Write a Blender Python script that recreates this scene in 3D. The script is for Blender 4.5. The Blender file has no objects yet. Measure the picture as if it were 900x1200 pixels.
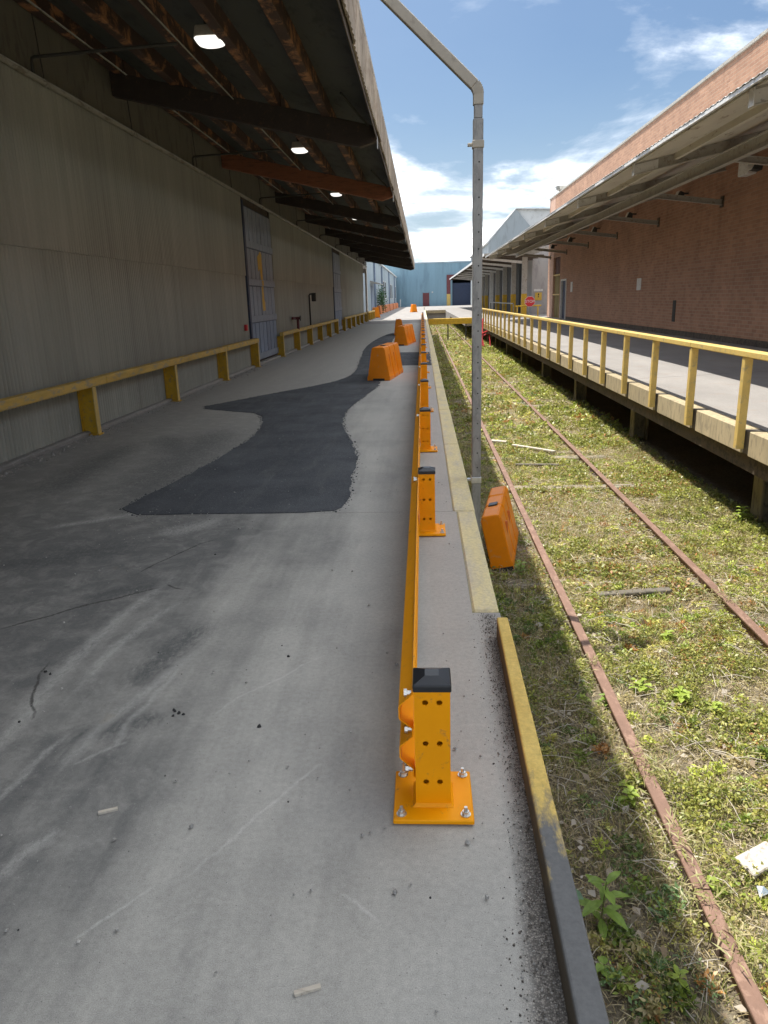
import bpy, math, random
import numpy as np
from mathutils import Vector, Matrix

random.seed(7)
rng = np.random.default_rng(11)
S = bpy.context.scene
COL = S.collection

# ------------------------------------------------------------------ camera
EYE = 1.6
cam_d = bpy.data.cameras.new('camera')
cam = bpy.data.objects.new('camera', cam_d)
COL.objects.link(cam)
F_ = Vector((45, 250, -865)).normalized()
D_ = Vector((90, -3000, -865))
D_ = (D_ - F_ * D_.dot(F_)).normalized()
U_ = -D_
X_ = F_.cross(U_)
rot = Matrix((X_, F_, U_)).to_4x4()
cam.matrix_world = Matrix.Translation((0, 0, EYE)) @ rot
cam_d.sensor_fit = 'VERTICAL'
cam_d.sensor_height = 24
cam_d.lens = 865 / 1200 * 24
cam_d.clip_start = 0.05
cam_d.clip_end = 3000
S.camera = cam

# ------------------------------------------------------------------ light
SUN_FROM = Vector((-0.312, 0.20, 1.0)).normalized()
sun_d = bpy.data.lights.new('sun', 'SUN')
sun_d.energy = 2.05
sun_d.angle = math.radians(0.5)
sun_d.color = (1.0, 0.95, 0.87)
sun = bpy.data.objects.new('sun', sun_d)
COL.objects.link(sun)
sun.rotation_euler = SUN_FROM.to_track_quat('Z', 'Y').to_euler()
sun.location = (0, 0, 30)

W = bpy.data.worlds.new('World')
S.world = W
W.use_nodes = True
wn, wl = W.node_tree.nodes, W.node_tree.links
wn.clear()


def N(t, typ, **kw):
    n = t.nodes.new(typ)
    for k, v in kw.items():
        if hasattr(n, k) and not k[0].isupper():
            setattr(n, k, v)
        else:
            n.inputs[k].default_value = v
    return n


def world_sky():
    t = W.node_tree
    L = t.links.new
    sky = t.nodes.new('ShaderNodeTexSky')
    sky.sky_type = 'NISHITA'
    sky.sun_disc = False
    sky.sun_elevation = math.asin(SUN_FROM.z)
    sky.sun_rotation = math.atan2(SUN_FROM.x, SUN_FROM.y)
    sky.air_density = 1.2
    sky.dust_density = 0.8
    sky.ozone_density = 2.0
    tc = t.nodes.new('ShaderNodeTexCoord')
    sep = t.nodes.new('ShaderNodeSeparateXYZ')
    L(tc.outputs['Generated'], sep.inputs[0])

    def mth(op, a, b=None):
        m = t.nodes.new('ShaderNodeMath')
        m.operation = op
        for i, q in enumerate((a, b)):
            if q is None:
                continue
            if isinstance(q, (int, float)):
                m.inputs[i].default_value = q
            else:
                L(q, m.inputs[i])
        return m.outputs[0]

    def rmp(fac, stops):
        r = t.nodes.new('ShaderNodeValToRGB')
        e = r.color_ramp.elements
        while len(e) < len(stops):
            e.new(0.5)
        for i, (p, c) in enumerate(stops):
            e[i].position = p
            e[i].color = (c, c, c, 1)
        L(fac, r.inputs[0])
        return r.outputs[0]

    def mx(fac, a, b, mode='MIX'):
        m = t.nodes.new('ShaderNodeMix')
        m.data_type = 'RGBA'
        m.blend_type = mode
        for i, q in ((0, fac), (6, a), (7, b)):
            if isinstance(q, (int, float, tuple)):
                m.inputs[i].default_value = q
            else:
                L(q, m.inputs[i])
        return m.outputs[2]
    zc = mth('MAXIMUM', sep.outputs[2], 0.0)
    den = mth('ADD', zc, 0.20)
    cmb = t.nodes.new('ShaderNodeCombineXYZ')
    L(mth('DIVIDE', sep.outputs[0], den), cmb.inputs[0])
    L(mth('DIVIDE', sep.outputs[1], den), cmb.inputs[1])
    mp = t.nodes.new('ShaderNodeMapping')
    L(cmb.outputs[0], mp.inputs[0])
    mp.inputs['Location'].default_value = CLOUD_OFF
    n1 = N(t, 'ShaderNodeTexNoise', Scale=0.95, Detail=11.0, Roughness=0.60, Distortion=0.2)
    L(mp.outputs[0], n1.inputs['Vector'])
    body = rmp(n1.outputs['Fac'], [(0.455, 0.0), (0.61, 1.0)])
    core = rmp(n1.outputs['Fac'], [(0.485, 0.0), (0.65, 1.0)])
    n3 = N(t, 'ShaderNodeTexNoise', Scale=3.2, Detail=8.0, Roughness=0.6, Distortion=0.3)
    L(mp.outputs[0], n3.inputs['Vector'])
    n2 = N(t, 'ShaderNodeTexNoise', Scale=0.5, Detail=6.0, Roughness=0.5)
    L(mp.outputs[0], n2.inputs['Vector'])
    veil = mth('MULTIPLY', rmp(n2.outputs['Fac'], [(0.38, 0.0), (0.70, 1.0)]), 0.40)
    hz = mth('MULTIPLY', mth('POWER', mth('SUBTRACT', 1.0, zc), 8.0), 0.75)
    base = mx(1.0, sky.outputs[0], SKY_TINT, 'MULTIPLY')
    base = mx(veil, base, (1.75, 2.35, 3.25, 1))
    base = mx(hz, base, (2.95, 3.45, 3.85, 1))
    # thin edges stay grey blue, the thick lit parts are far brighter than white in the photograph
    shade = mth('MULTIPLY', rmp(n3.outputs['Fac'], [(0.34, 0.15), (0.60, 1.0)]), core)
    white = mx(shade, (4.0, 4.35, 4.85, 1), CLOUD_LIT)
    final = mx(mth('MULTIPLY', body, 0.94), base, white)
    bg = t.nodes.new('ShaderNodeBackground')
    L(final, bg.inputs[0])
    bg.inputs[1].default_value = 0.075
    out = t.nodes.new('ShaderNodeOutputWorld')
    L(bg.outputs[0], out.inputs[0])


CLOUD_LIT = (21.0, 20.6, 19.8, 1)
CLOUD_OFF = (4.63, -6.2, 8.57)
SKY_TINT = (0.325, 0.375, 0.435, 1)
world_sky()

S.view_settings.view_transform = 'Standard'
S.view_settings.look = 'None'
S.view_settings.gamma = 1.0
S.view_settings.use_curve_mapping = False
S.view_settings.exposure = 1.85
S.cycles.max_bounces = 8
S.cycles.diffuse_bounces = 5
S.render.engine = 'CYCLES'

# ------------------------------------------------------------------ helpers
WL = {}


class MB:
    def __init__(s):
        s.v, s.f, s.smooth = [], [], False

    def add(s, vs, fs):
        o = len(s.v)
        s.v += [tuple(p) for p in vs]
        s.f += [tuple(o + i for i in f) for f in fs]
        return s

    def box(s, x0, x1, y0, y1, z0, z1):
        return s.add([(x0, y0, z0), (x1, y0, z0), (x1, y1, z0), (x0, y1, z0), (x0, y0, z1), (x1, y0, z1), (x1, y1, z1), (x0, y1, z1)],
                     [(3, 2, 1, 0), (4, 5, 6, 7), (0, 1, 5, 4), (1, 2, 6, 5), (2, 3, 7, 6), (3, 0, 4, 7)])

    def hexa(s, b, t):
        return s.add(list(b) + list(t), [(3, 2, 1, 0), (4, 5, 6, 7), (0, 1, 5, 4), (1, 2, 6, 5), (2, 3, 7, 6), (3, 0, 4, 7)])

    def prism(s, poly, ax, a, b):
        n = len(poly)

        def P(p, w):
            return {'x': (w, p[0], p[1]), 'y': (p[0], w, p[1]), 'z': (p[0], p[1], w)}[ax]
        vs = [P(p, a) for p in poly] + [P(p, b) for p in poly]
        fs = [tuple(range(n - 1, -1, -1)), tuple(range(n, 2 * n))]
        fs += [(i, (i + 1) % n, n + (i + 1) % n, n + i) for i in range(n)]
        return s.add(vs, fs)

    def tube(s, pts, r, n=8, square=False, cap=True, up=None):
        pts = [Vector(p) for p in pts]
        rings = []
        for i, p in enumerate(pts):
            if i == 0:
                d = pts[1] - p
            elif i == len(pts) - 1:
                d = p - pts[-2]
            else:
                d = (pts[i + 1] - p).normalized() + (p - pts[i - 1]).normalized()
            d.normalize()
            a = Vector(up) if up else (Vector((0, 0, 1)) if abs(d.z) < 0.9 else Vector((0, 1, 0)))
            u = d.cross(a).normalized()
            w = u.cross(d).normalized()
            rr = r[i] if isinstance(r, list) else r
            k = 1.0
            if 0 < i < len(pts) - 1:
                c = (pts[i + 1] - p).normalized().dot(d)
                k = 1 / max(c, 0.5)
            if square:
                h = rr if isinstance(rr, tuple) else (rr, rr)
                q = [u * h[0] * a_ + w * h[1] * b_ for a_, b_ in ((-1, -1), (1, -1), (1, 1), (-1, 1))]
            else:
                q = [u * rr * math.cos(2 * math.pi * j / n) + w * rr * math.sin(2 * math.pi * j / n) for j in range(n)]
            rings.append([p + e for e in q])
        m = len(rings[0])
        vs = [v for ring in rings for v in ring]
        fs = []
        for i in range(len(rings) - 1):
            for j in range(m):
                fs.append((i * m + j, i * m + (j + 1) % m, (i + 1) * m + (j + 1) % m, (i + 1) * m + j))
        if cap:
            fs.append(tuple(range(m - 1, -1, -1)))
            fs.append(tuple((len(rings) - 1) * m + j for j in range(m)))
        return s.add(vs, fs)

    def disc_solid(s, c, ax, r, h, n=10, r2=None):
        r2 = r if r2 is None else r2
        c = Vector(c)
        e = {'x': ((0, 1, 0), (0, 0, 1), (1, 0, 0)), 'y': ((0, 0, 1), (1, 0, 0), (0, 1, 0)), 'z': ((1, 0, 0), (0, 1, 0), (0, 0, 1))}[ax]
        u, w, d = (Vector(q) for q in e)
        a = [c + u * r * math.cos(2 * math.pi * i / n) + w * r * math.sin(2 * math.pi * i / n) for i in range(n)]
        b = [c + d * h + u * r2 * math.cos(2 * math.pi * i / n) + w * r2 * math.sin(2 * math.pi * i / n) for i in range(n)]
        return s.add(a + b, [tuple(range(n - 1, -1, -1)), tuple(range(n, 2 * n))] + [(i, (i + 1) % n, n + (i + 1) % n, n + i) for i in range(n)])

    def mesh(s, name, mat, off=(0, 0, 0)):
        me = bpy.data.meshes.new(name)
        ox, oy, oz = off
        me.from_pydata([(x - ox, y - oy, z - oz) for x, y, z in s.v], [], s.f)
        if mat:
            me.materials.append(mat)
        if s.smooth:
            me.polygons.foreach_set('use_smooth', [True] * len(me.polygons))
        me.update()
        return me


def tag(o, label=None, cat=None, group=None, kind=None):
    if label:
        o['label'] = label
    if cat:
        o['category'] = cat
    if group:
        o['group'] = group
    if kind:
        o['kind'] = kind
    return o


def obj(name, mb, mat, parent=None, bevel=0.0, local=False, loc=None, seg=1):
    """one mesh object; vertices given in world space unless local"""
    off = (0, 0, 0)
    if parent is not None and not local:
        off = WL[parent]
    o = bpy.data.objects.new(name, mb.mesh(name, mat, off))
    COL.objects.link(o)
    if parent is not None:
        o.parent = parent
        WL[o] = WL[parent]
    else:
        WL[o] = (0, 0, 0)
    if loc:
        o.location = loc
    if bevel:
        b = o.modifiers.new('bevel', 'BEVEL')
        b.width = bevel
        b.segments = seg
        b.limit_method = 'ANGLE'
        b.angle_limit = math.radians(40)
    return o


def clone(o, loc=None, parent=None, rot=None):
    c = o.copy()
    COL.objects.link(c)
    if parent is not None:
        c.parent = parent
    if loc is not None:
        c.location = loc
    if rot is not None:
        c.rotation_euler = rot
    WL[c] = WL.get(parent, (0, 0, 0))
    return c


def clone_tree(root, loc, label, rz=None):
    r = clone(root, loc)
    r['label'] = label
    if rz is not None:
        r.rotation_euler = (0, 0, rz)
    for ch in list(root.children):
        c = clone(ch, parent=r)
        for g in list(ch.children):
            clone(g, parent=c)
    return r


def thing(name, label, cat, loc=(0, 0, 0), group=None, rz=0):
    o = bpy.data.objects.new(name, None)
    o.empty_display_size = 0.2
    COL.objects.link(o)
    o.location = loc
    o.rotation_euler = (0, 0, rz)
    WL[o] = tuple(loc)
    return tag(o, label, cat, group)


# ------------------------------------------------------------------ materials
def new_mat(name):
    m = bpy.data.materials.new(name)
    m.use_nodes = True
    t = m.node_tree
    b = t.nodes['Principled BSDF']
    return m, t, b


def ramp(t, fac, stops):
    r = t.nodes.new('ShaderNodeValToRGB')
    e = r.color_ramp.elements
    while len(e) < len(stops):
        e.new(0.5)
    for i, (p, c) in enumerate(stops):
        e[i].position = p
        e[i].color = (c, c, c, 1) if isinstance(c, (int, float)) else (*c, 1)
    t.links.new(fac, r.inputs[0])
    return r.outputs[0]


def pos(t, scale=(1, 1, 1), obj_space=False, loc=(0, 0, 0), rotz=0):
    if obj_space:
        src = t.nodes.new('ShaderNodeTexCoord').outputs['Object']
    else:
        src = t.nodes.new('ShaderNodeNewGeometry').outputs['Position']
    mp = t.nodes.new('ShaderNodeMapping')
    mp.inputs['Scale'].default_value = scale
    mp.inputs['Location'].default_value = loc
    mp.inputs['Rotation'].default_value = (0, 0, rotz)
    t.links.new(src, mp.inputs[0])
    return mp.outputs[0]


def noise(t, vec, scale, detail=5, rough=0.55, dist=0):
    n = N(t, 'ShaderNodeTexNoise', Scale=scale, Detail=detail, Roughness=rough, Distortion=dist)
    t.links.new(vec, n.inputs['Vector'])
    return n.outputs['Fac']


def mix(t, fac, a, b, mode='MIX'):
    m = t.nodes.new('ShaderNodeMix')
    m.data_type = 'RGBA'
    m.blend_type = mode
    for i, q in ((0, fac), (6, a), (7, b)):
        if isinstance(q, (int, float)):
            m.inputs[i].default_value = q if i == 0 else (q, q, q, 1)
        elif isinstance(q, tuple):
            m.inputs[i].default_value = (*q, 1) if len(q) == 3 else q
        else:
            t.links.new(q, m.inputs[i])
    return m.outputs[2]


def math_(t, op, a, b=None, clamp=False):
    m = t.nodes.new('ShaderNodeMath')
    m.operation = op
    m.use_clamp = clamp
    for i, q in enumerate((a, b)):
        if q is None:
            continue
        if isinstance(q, (int, float)):
            m.inputs[i].default_value = q
        else:
            t.links.new(q, m.inputs[i])
    return m.outputs[0]


def bump(t, b, h, strength, dist=0.01):
    n = t.nodes.new('ShaderNodeBump')
    n.inputs['Strength'].default_value = strength
    n.inputs['Distance'].default_value = dist
    t.links.new(h, n.inputs['Height'])
    t.links.new(n.outputs[0], b.inputs['Normal'])


def wear_mat(name, c, wear=None, wear_amt=0.5, scale=6, stretch=(1, 1, 1), rough=0.6, metal=0.0, var=0.25, bmp=0.15, fine=60, obj_space=False, randomize=0.0, spec=0.5):
    """paint, timber or metal: base tone with mottling, plus worn patches of a second colour"""
    m, t, b = new_mat(name)
    p = pos(t, stretch, obj_space)
    n1 = noise(t, p, scale, 6, 0.6)
    n2 = noise(t, p, fine, 4, 0.6)
    lo = tuple(x * (1 - var) for x in c)
    hi = tuple(min(1, x * (1 + var)) for x in c)
    col = mix(t, ramp(t, n1, [(0.3, 0.0), (0.7, 1.0)]), lo, hi)
    col = mix(t, 0.35, col, mix(t, n2, lo, hi))
    if wear:
        n3 = noise(t, p, scale * 2.3, 8, 0.7, 0.4)
        k = ramp(t, n3, [(0.62 - wear_amt * 0.25, 0.0), (0.70 - wear_amt * 0.2, 1.0)])
        col = mix(t, k, col, wear)
    if randomize:
        oi = t.nodes.new('ShaderNodeObjectInfo')
        k = math_(t, 'ADD', math_(t, 'MULTIPLY', oi.outputs['Random'], randomize), 1 - randomize / 2)
        mm = t.nodes.new('ShaderNodeCombineXYZ')
        for i in range(3):
            t.links.new(k, mm.inputs[i])
        col = mix(t, 1.0, col, mm.outputs[0], 'MULTIPLY')
    t.links.new(col, b.inputs['Base Color'])
    b.inputs['Roughness'].default_value = rough
    b.inputs['Metallic'].default_value = metal
    b.inputs['Specular IOR Level'].default_value = spec
    if bmp:
        bump(t, b, math_(t, 'ADD', n2, n1), bmp, 0.006)
    return m


M = {}
M['orange_steel'] = wear_mat('orange_steel', (0.98, 0.375, 0.0), (0.60, 0.25, 0.04), 0.12, 8, rough=0.5, var=0.06, bmp=0.02, spec=0.22)
M['orange_plastic'] = wear_mat('orange_plastic', (0.93, 0.27, 0.004), (0.80, 0.30, 0.08), 0.16, 5, rough=0.42, var=0.10, bmp=0.08, spec=0.3)
M['orange_dull'] = wear_mat('orange_dull', (0.66, 0.20, 0.05), (0.50, 0.15, 0.05), 0.4, 3, rough=0.6, var=0.2, bmp=0.05)  # duller, browner orange for rib strips and the far barrier row
M['black_plastic'] = wear_mat('black_plastic', (0.018, 0.020, 0.024), None, 0, 9, rough=0.35, var=0.2, bmp=0.03)
M['zinc'] = wear_mat('zinc', (0.62, 0.62, 0.60), None, 0, 20, rough=0.35, metal=0.8, var=0.2, bmp=0.05)
M['yellow_shade'] = wear_mat('yellow_shade', (0.60, 0.36, 0.02), (0.36, 0.25, 0.08), 0.3, 7, rough=0.6, var=0.2, bmp=0.2)
M['yellow_timber'] = wear_mat('yellow_timber', (0.64, 0.44, 0.11), (0.42, 0.35, 0.22), 0.45, 3.5, (1, 0.5, 2), rough=0.75, var=0.25, bmp=0.35)
M['yellow_rail'] = wear_mat('yellow_rail', (0.66, 0.475, 0.145), (0.46, 0.36, 0.17), 0.30, 5, rough=0.6, var=0.15, bmp=0.15)
M['yellow_beam'] = wear_mat('yellow_beam', (0.66, 0.42, 0.03), (0.40, 0.25, 0.05), 0.3, 4, rough=0.55, var=0.15)
M['edge_block'] = wear_mat('edge_block', (0.43, 0.355, 0.22), (0.30, 0.25, 0.165), 0.5, 3, (2, 2, 0.6), rough=0.8, var=0.2, bmp=0.3, randomize=0.25)
M['grey_timber'] = wear_mat('grey_timber', (0.17, 0.15, 0.12), (0.10, 0.09, 0.07), 0.4, 5, (1, 1, 0.3), rough=0.9, var=0.3, bmp=0.4, randomize=0.3)
M['pier'] = wear_mat('pier', (0.22, 0.19, 0.12), (0.12, 0.10, 0.07), 0.5, 6, (1, 1, 0.4), rough=0.85, var=0.3, bmp=0.3)
M['dark_steel'] = wear_mat('dark_steel', (0.10, 0.075, 0.05), (0.05, 0.04, 0.03), 0.5, 5, rough=0.8, var=0.3)
M['pipe_grey'] = wear_mat('pipe_grey', (0.26, 0.25, 0.20), (0.16, 0.14, 0.10), 0.4, 6, (1, 0.3, 1), rough=0.5, var=0.2)
M['pipe_dark'] = wear_mat('pipe_dark', (0.05, 0.05, 0.045), None, 0, 6, rough=0.85, var=0.2)
M['galv'] = wear_mat('galv', (0.33, 0.33, 0.325), (0.25, 0.25, 0.25), 0.5, 9, (1, 1, 0.35), rough=0.55, metal=0.25, var=0.2, bmp=0.12)
M['beige_metal'] = wear_mat('beige_metal', (0.42, 0.39, 0.33), (0.33, 0.30, 0.25), 0.35, 6, rough=0.5, var=0.1)
M['rail_steel'] = wear_mat('rail_steel', (0.21, 0.125, 0.09), (0.30, 0.19, 0.14), 0.45, 6, (1, 0.6, 1), rough=0.65, metal=0.15, var=0.25, bmp=0.25)
M['rail_web'] = wear_mat('rail_web', (0.10, 0.065, 0.05), (0.06, 0.04, 0.03), 0.5, 8, rough=0.85, var=0.3, bmp=0.3)
M['sleeper'] = wear_mat('sleeper', (0.30, 0.26, 0.20), (0.10, 0.085, 0.065), 0.55, 4, (0.35, 3, 2), rough=0.95, var=0.3, bmp=0.6, fine=30)
M['beam_dark'] = wear_mat('beam_dark', (0.040, 0.030, 0.026), (0.085, 0.05, 0.035), 0.2, 5, rough=0.7, var=0.3, bmp=0.2)
M['beam_red'] = wear_mat('beam_red', (0.26, 0.10, 0.05), (0.16, 0.07, 0.04), 0.4, 4, (0.5, 2, 3), rough=0.75, var=0.25, bmp=0.2)
M['purlin'] = wear_mat('purlin', (0.060, 0.034, 0.026), (0.36, 0.17, 0.075), 0.42, 1.1, (1.4, 1.0, 1.4), rough=0.8, var=0.35, bmp=0.3)
M['deck_under'] = wear_mat('deck_under', (0.075, 0.082, 0.078), (0.05, 0.055, 0.052), 0.4, 2, (1, 0.4, 1), rough=0.85, var=0.15, bmp=0.05)
M['fascia'] = wear_mat('fascia', (0.40, 0.35, 0.28), (0.22, 0.17, 0.125), 0.5, 4, (1, 2, 0.5), rough=0.75, var=0.25, bmp=0.25, randomize=0.5)
M['upper_wall'] = wear_mat('upper_wall', (0.15, 0.145, 0.115), (0.11, 0.105, 0.085), 0.4, 2.5, (1, 1, 0.3), rough=0.85, var=0.12)
M['door_slate'] = wear_mat('door_slate', (0.31, 0.355, 0.425), (0.23, 0.26, 0.31), 0.45, 5, (1, 2, 0.3), rough=0.7, var=0.15, bmp=0.2, randomize=0.15)
M['door_blue'] = wear_mat('door_blue', (0.25, 0.31, 0.41), (0.19, 0.225, 0.29), 0.4, 5, (1, 2, 0.3), rough=0.7, var=0.15, randomize=0.15)
M['navy'] = wear_mat('navy', (0.022, 0.038, 0.085), (0.03, 0.03, 0.04), 0.3, 5, rough=0.55, var=0.2)
M['yellow_paint'] = wear_mat('yellow_paint', (0.66, 0.42, 0.05), (0.50, 0.38, 0.15), 0.4, 6, rough=0.7, var=0.15)
M['white_paint'] = wear_mat('white_paint', (0.68, 0.67, 0.63), (0.45, 0.43, 0.38), 0.3, 5, rough=0.6, var=0.1)
M['beam_grey'] = wear_mat('beam_grey', (0.40, 0.385, 0.345), (0.28, 0.245, 0.20), 0.35, 4, rough=0.7, var=0.15)
M['beam_end_white'] = wear_mat('beam_end_white', (0.74, 0.745, 0.73), (0.40, 0.37, 0.33), 0.25, 5, rough=0.6, var=0.1)
M['canopy_sheet'] = wear_mat('canopy_sheet', (0.56, 0.53, 0.46), (0.17, 0.10, 0.055), 0.16, 1.6, (1, 0.35, 1), rough=0.75, var=0.2)
M['canopy_top'] = wear_mat('canopy_top', (0.60, 0.61, 0.60), (0.45, 0.44, 0.42), 0.35, 4, rough=0.5, var=0.1)
M['far_blue'] = wear_mat('far_blue', (0.235, 0.375, 0.46), (0.20, 0.32, 0.40), 0.4, 0.35, (1, 1, 0.15), rough=0.6, var=0.12, bmp=0, randomize=0.1)
M['pale_blue'] = wear_mat('pale_blue', (0.33, 0.41, 0.46), (0.27, 0.34, 0.38), 0.4, 0.6, (1, 1, 0.2), rough=0.6, var=0.1, bmp=0, randomize=0.1)
M['maroon'] = wear_mat('maroon', (0.16, 0.045, 0.05), (0.12, 0.04, 0.04), 0.3, 2, rough=0.65, var=0.15)
M['dark_inside'] = wear_mat('dark_inside', (0.03, 0.035, 0.045), None, 0, 2, rough=0.8, var=0.2)
M['concrete_far'] = wear_mat('concrete_far', (0.40, 0.38, 0.36), (0.33, 0.31, 0.30), 0.45, 1.2, (1, 1, 0.3), rough=0.85, var=0.12)
M['sunlit_brick'] = wear_mat('sunlit_brick', (0.55, 0.36, 0.27), (0.45, 0.28, 0.21), 0.4, 4, rough=0.85, var=0.12)  # the brick as the sun shows it, sunlight put into the colour
M['shed_wall'] = wear_mat('shed_wall', (0.065, 0.067, 0.065), (0.04, 0.04, 0.038), 0.45, 1.2, (1, 1, 0.2), rough=0.8, var=0.2, randomize=0.2)
M['white_roof'] = wear_mat('white_roof', (0.66, 0.67, 0.66), (0.50, 0.50, 0.48), 0.3, 0.6, rough=0.55, var=0.1, bmp=0)
M['gable_grey'] = wear_mat('gable_grey', (0.36, 0.40, 0.42), (0.30, 0.33, 0.34), 0.4, 0.6, (1, 1, 0.2), rough=0.7, var=0.1, bmp=0)
M['red_paint'] = wear_mat('red_paint', (0.55, 0.045, 0.05), (0.62, 0.20, 0.18), 0.3, 8, rough=0.5, var=0.15)
M['sign_red'] = wear_mat('sign_red', (0.58, 0.03, 0.04), None, 0, 8, rough=0.4, var=0.05, bmp=0)
M['dead_wood'] = wear_mat('dead_wood', (0.55, 0.50, 0.42), (0.36, 0.31, 0.25), 0.4, 6, (0.4, 4, 1), rough=0.9, var=0.2, bmp=0.3)
M['white_board'] = wear_mat('white_board', (0.50, 0.46, 0.40), (0.32, 0.28, 0.23), 0.4, 12, rough=0.85, var=0.1, bmp=0.2)
M['foil'] = wear_mat('foil', (0.45, 0.55, 0.65), (0.80, 0.82, 0.82), 0.6, 18, rough=0.4, metal=0.3, var=0.2)
M['stone'] = wear_mat('stone', (0.30, 0.29, 0.27), (0.55, 0.53, 0.50), 0.4, 30, rough=0.9, var=0.5, bmp=0.2)
M['dirt_grit'] = wear_mat('dirt_grit', (0.13, 0.115, 0.10), (0.06, 0.055, 0.05), 0.5, 40, rough=0.95, var=0.4)
M['char'] = wear_mat('char', (0.03, 0.03, 0.03), None, 0, 30, rough=0.9, var=0.3)
M['stem'] = wear_mat('stem', (0.16, 0.17, 0.06), None, 0, 10, rough=0.8, var=0.2)
M['grey_brown'] = wear_mat('grey_brown', (0.10, 0.08, 0.06), (0.05, 0.04, 0.035), 0.5, 4, rough=0.85, var=0.3)
M['brown_panel'] = wear_mat('brown_panel', (0.10, 0.035, 0.02), (0.05, 0.02, 0.015), 0.4, 5, rough=0.8, var=0.2)
M['olive_panel'] = wear_mat('olive_panel', (0.26, 0.20, 0.06), (0.16, 0.12, 0.05), 0.5, 5, (3, 3, 0.4), rough=0.8, var=0.2)


def siding_mat():
    m, t, b = new_mat('olive_siding')
    p = pos(t)
    st = noise(t, pos(t, (3, 3, 0.16)), 2.2, 7, 0.65)
    st2 = noise(t, pos(t, (9, 9, 0.4)), 3.0, 5, 0.6)
    big = noise(t, p, 0.5, 3)
    col = mix(t, ramp(t, st, [(0.3, 0.0), (0.72, 1.0)]), (0.305, 0.318, 0.268), (0.43, 0.44, 0.385))
    col = mix(t, math_(t, 'MULTIPLY', ramp(t, st2, [(0.45, 0.0), (0.8, 1.0)]), 0.45), col, (0.44, 0.44, 0.385))
    col = mix(t, math_(t, 'MULTIPLY', ramp(t, big, [(0.4, 0.0), (0.7, 1.0)]), 0.35), col, (0.26, 0.262, 0.235))
    # flaked pale scuffs and dark splash low down on the sheets
    g = t.nodes.new('ShaderNodeNewGeometry')
    sx = t.nodes.new('ShaderNodeSeparateXYZ')
    t.links.new(g.outputs['Position'], sx.inputs[0])
    low = ramp(t, sx.outputs[2], [(0.05, 1.0), (0.75, 0.0)])
    sc = noise(t, pos(t, (5, 5, 1.6)), 4, 8, 0.75)
    k = math_(t, 'MULTIPLY', ramp(t, sc, [(0.56, 0.0), (0.66, 1.0)]), low)
    col = mix(t, k, col, (0.46, 0.45, 0.42))
    sp = noise(t, pos(t, (1, 6, 5)), 7, 3, 0.6)
    col = mix(t, ramp(t, sp, [(0.76, 0.0), (0.79, 1.0)]), col, (0.04, 0.035, 0.03))
    oi = t.nodes.new('ShaderNodeObjectInfo')
    k = math_(t, 'ADD', math_(t, 'MULTIPLY', oi.outputs['Random'], 0.12), 0.94)
    cc = t.nodes.new('ShaderNodeCombineXYZ')
    for i in range(3):
        t.links.new(k, cc.inputs[i])
    col = mix(t, 1.0, col, cc.outputs[0], 'MULTIPLY')
    t.links.new(col, b.inputs['Base Color'])
    b.inputs['Roughness'].default_value = 0.62
    bump(t, b, st2, 0.1)
    return m


def brick_mat(name, c1, c2, mortar, row=0.10, width=0.30):
    m, t, b = new_mat(name)
    g = t.nodes.new('ShaderNodeNewGeometry')
    sx = t.nodes.new('ShaderNodeSeparateXYZ')
    t.links.new(g.outputs['Position'], sx.inputs[0])
    cb = t.nodes.new('ShaderNodeCombineXYZ')
    t.links.new(math_(t, 'ADD', sx.outputs[0], sx.outputs[1]), cb.inputs[0])
    t.links.new(sx.outputs[2], cb.inputs[1])
    br = t.nodes.new('ShaderNodeTexBrick')
    t.links.new(cb.outputs[0], br.inputs['Vector'])
    br.inputs['Scale'].default_value = 1
    br.inputs['Color1'].default_value = (*c1, 1)
    br.inputs['Color2'].default_value = (*c2, 1)
    br.inputs['Mortar'].default_value = (*mortar, 1)
    br.inputs['Mortar Size'].default_value = 0.009
    br.inputs['Mortar Smooth'].default_value = 0.3
    br.inputs['Brick Width'].default_value = width
    br.inputs['Row Height'].default_value = row
    p = pos(t)
    n = noise(t, p, 0.7, 6, 0.6)
    n2 = noise(t, pos(t, (3, 3, 0.25)), 1.3, 5, 0.6)
    col = mix(t, 0.6, br.outputs['Color'], ramp(t, n, [(0.3, 0.72), (0.7, 1.15)]), 'MULTIPLY')
    col = mix(t, math_(t, 'MULTIPLY', ramp(t, n2, [(0.52, 0.0), (0.75, 1.0)]), 0.35), col, tuple(x * 0.55 for x in c1))
    t.links.new(col, b.inputs['Base Color'])
    b.inputs['Roughness'].default_value = 0.9
    bump(t, b, math_(t, 'SUBTRACT', 1.0, br.outputs['Fac']), 0.5, 0.008)
    return m


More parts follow.
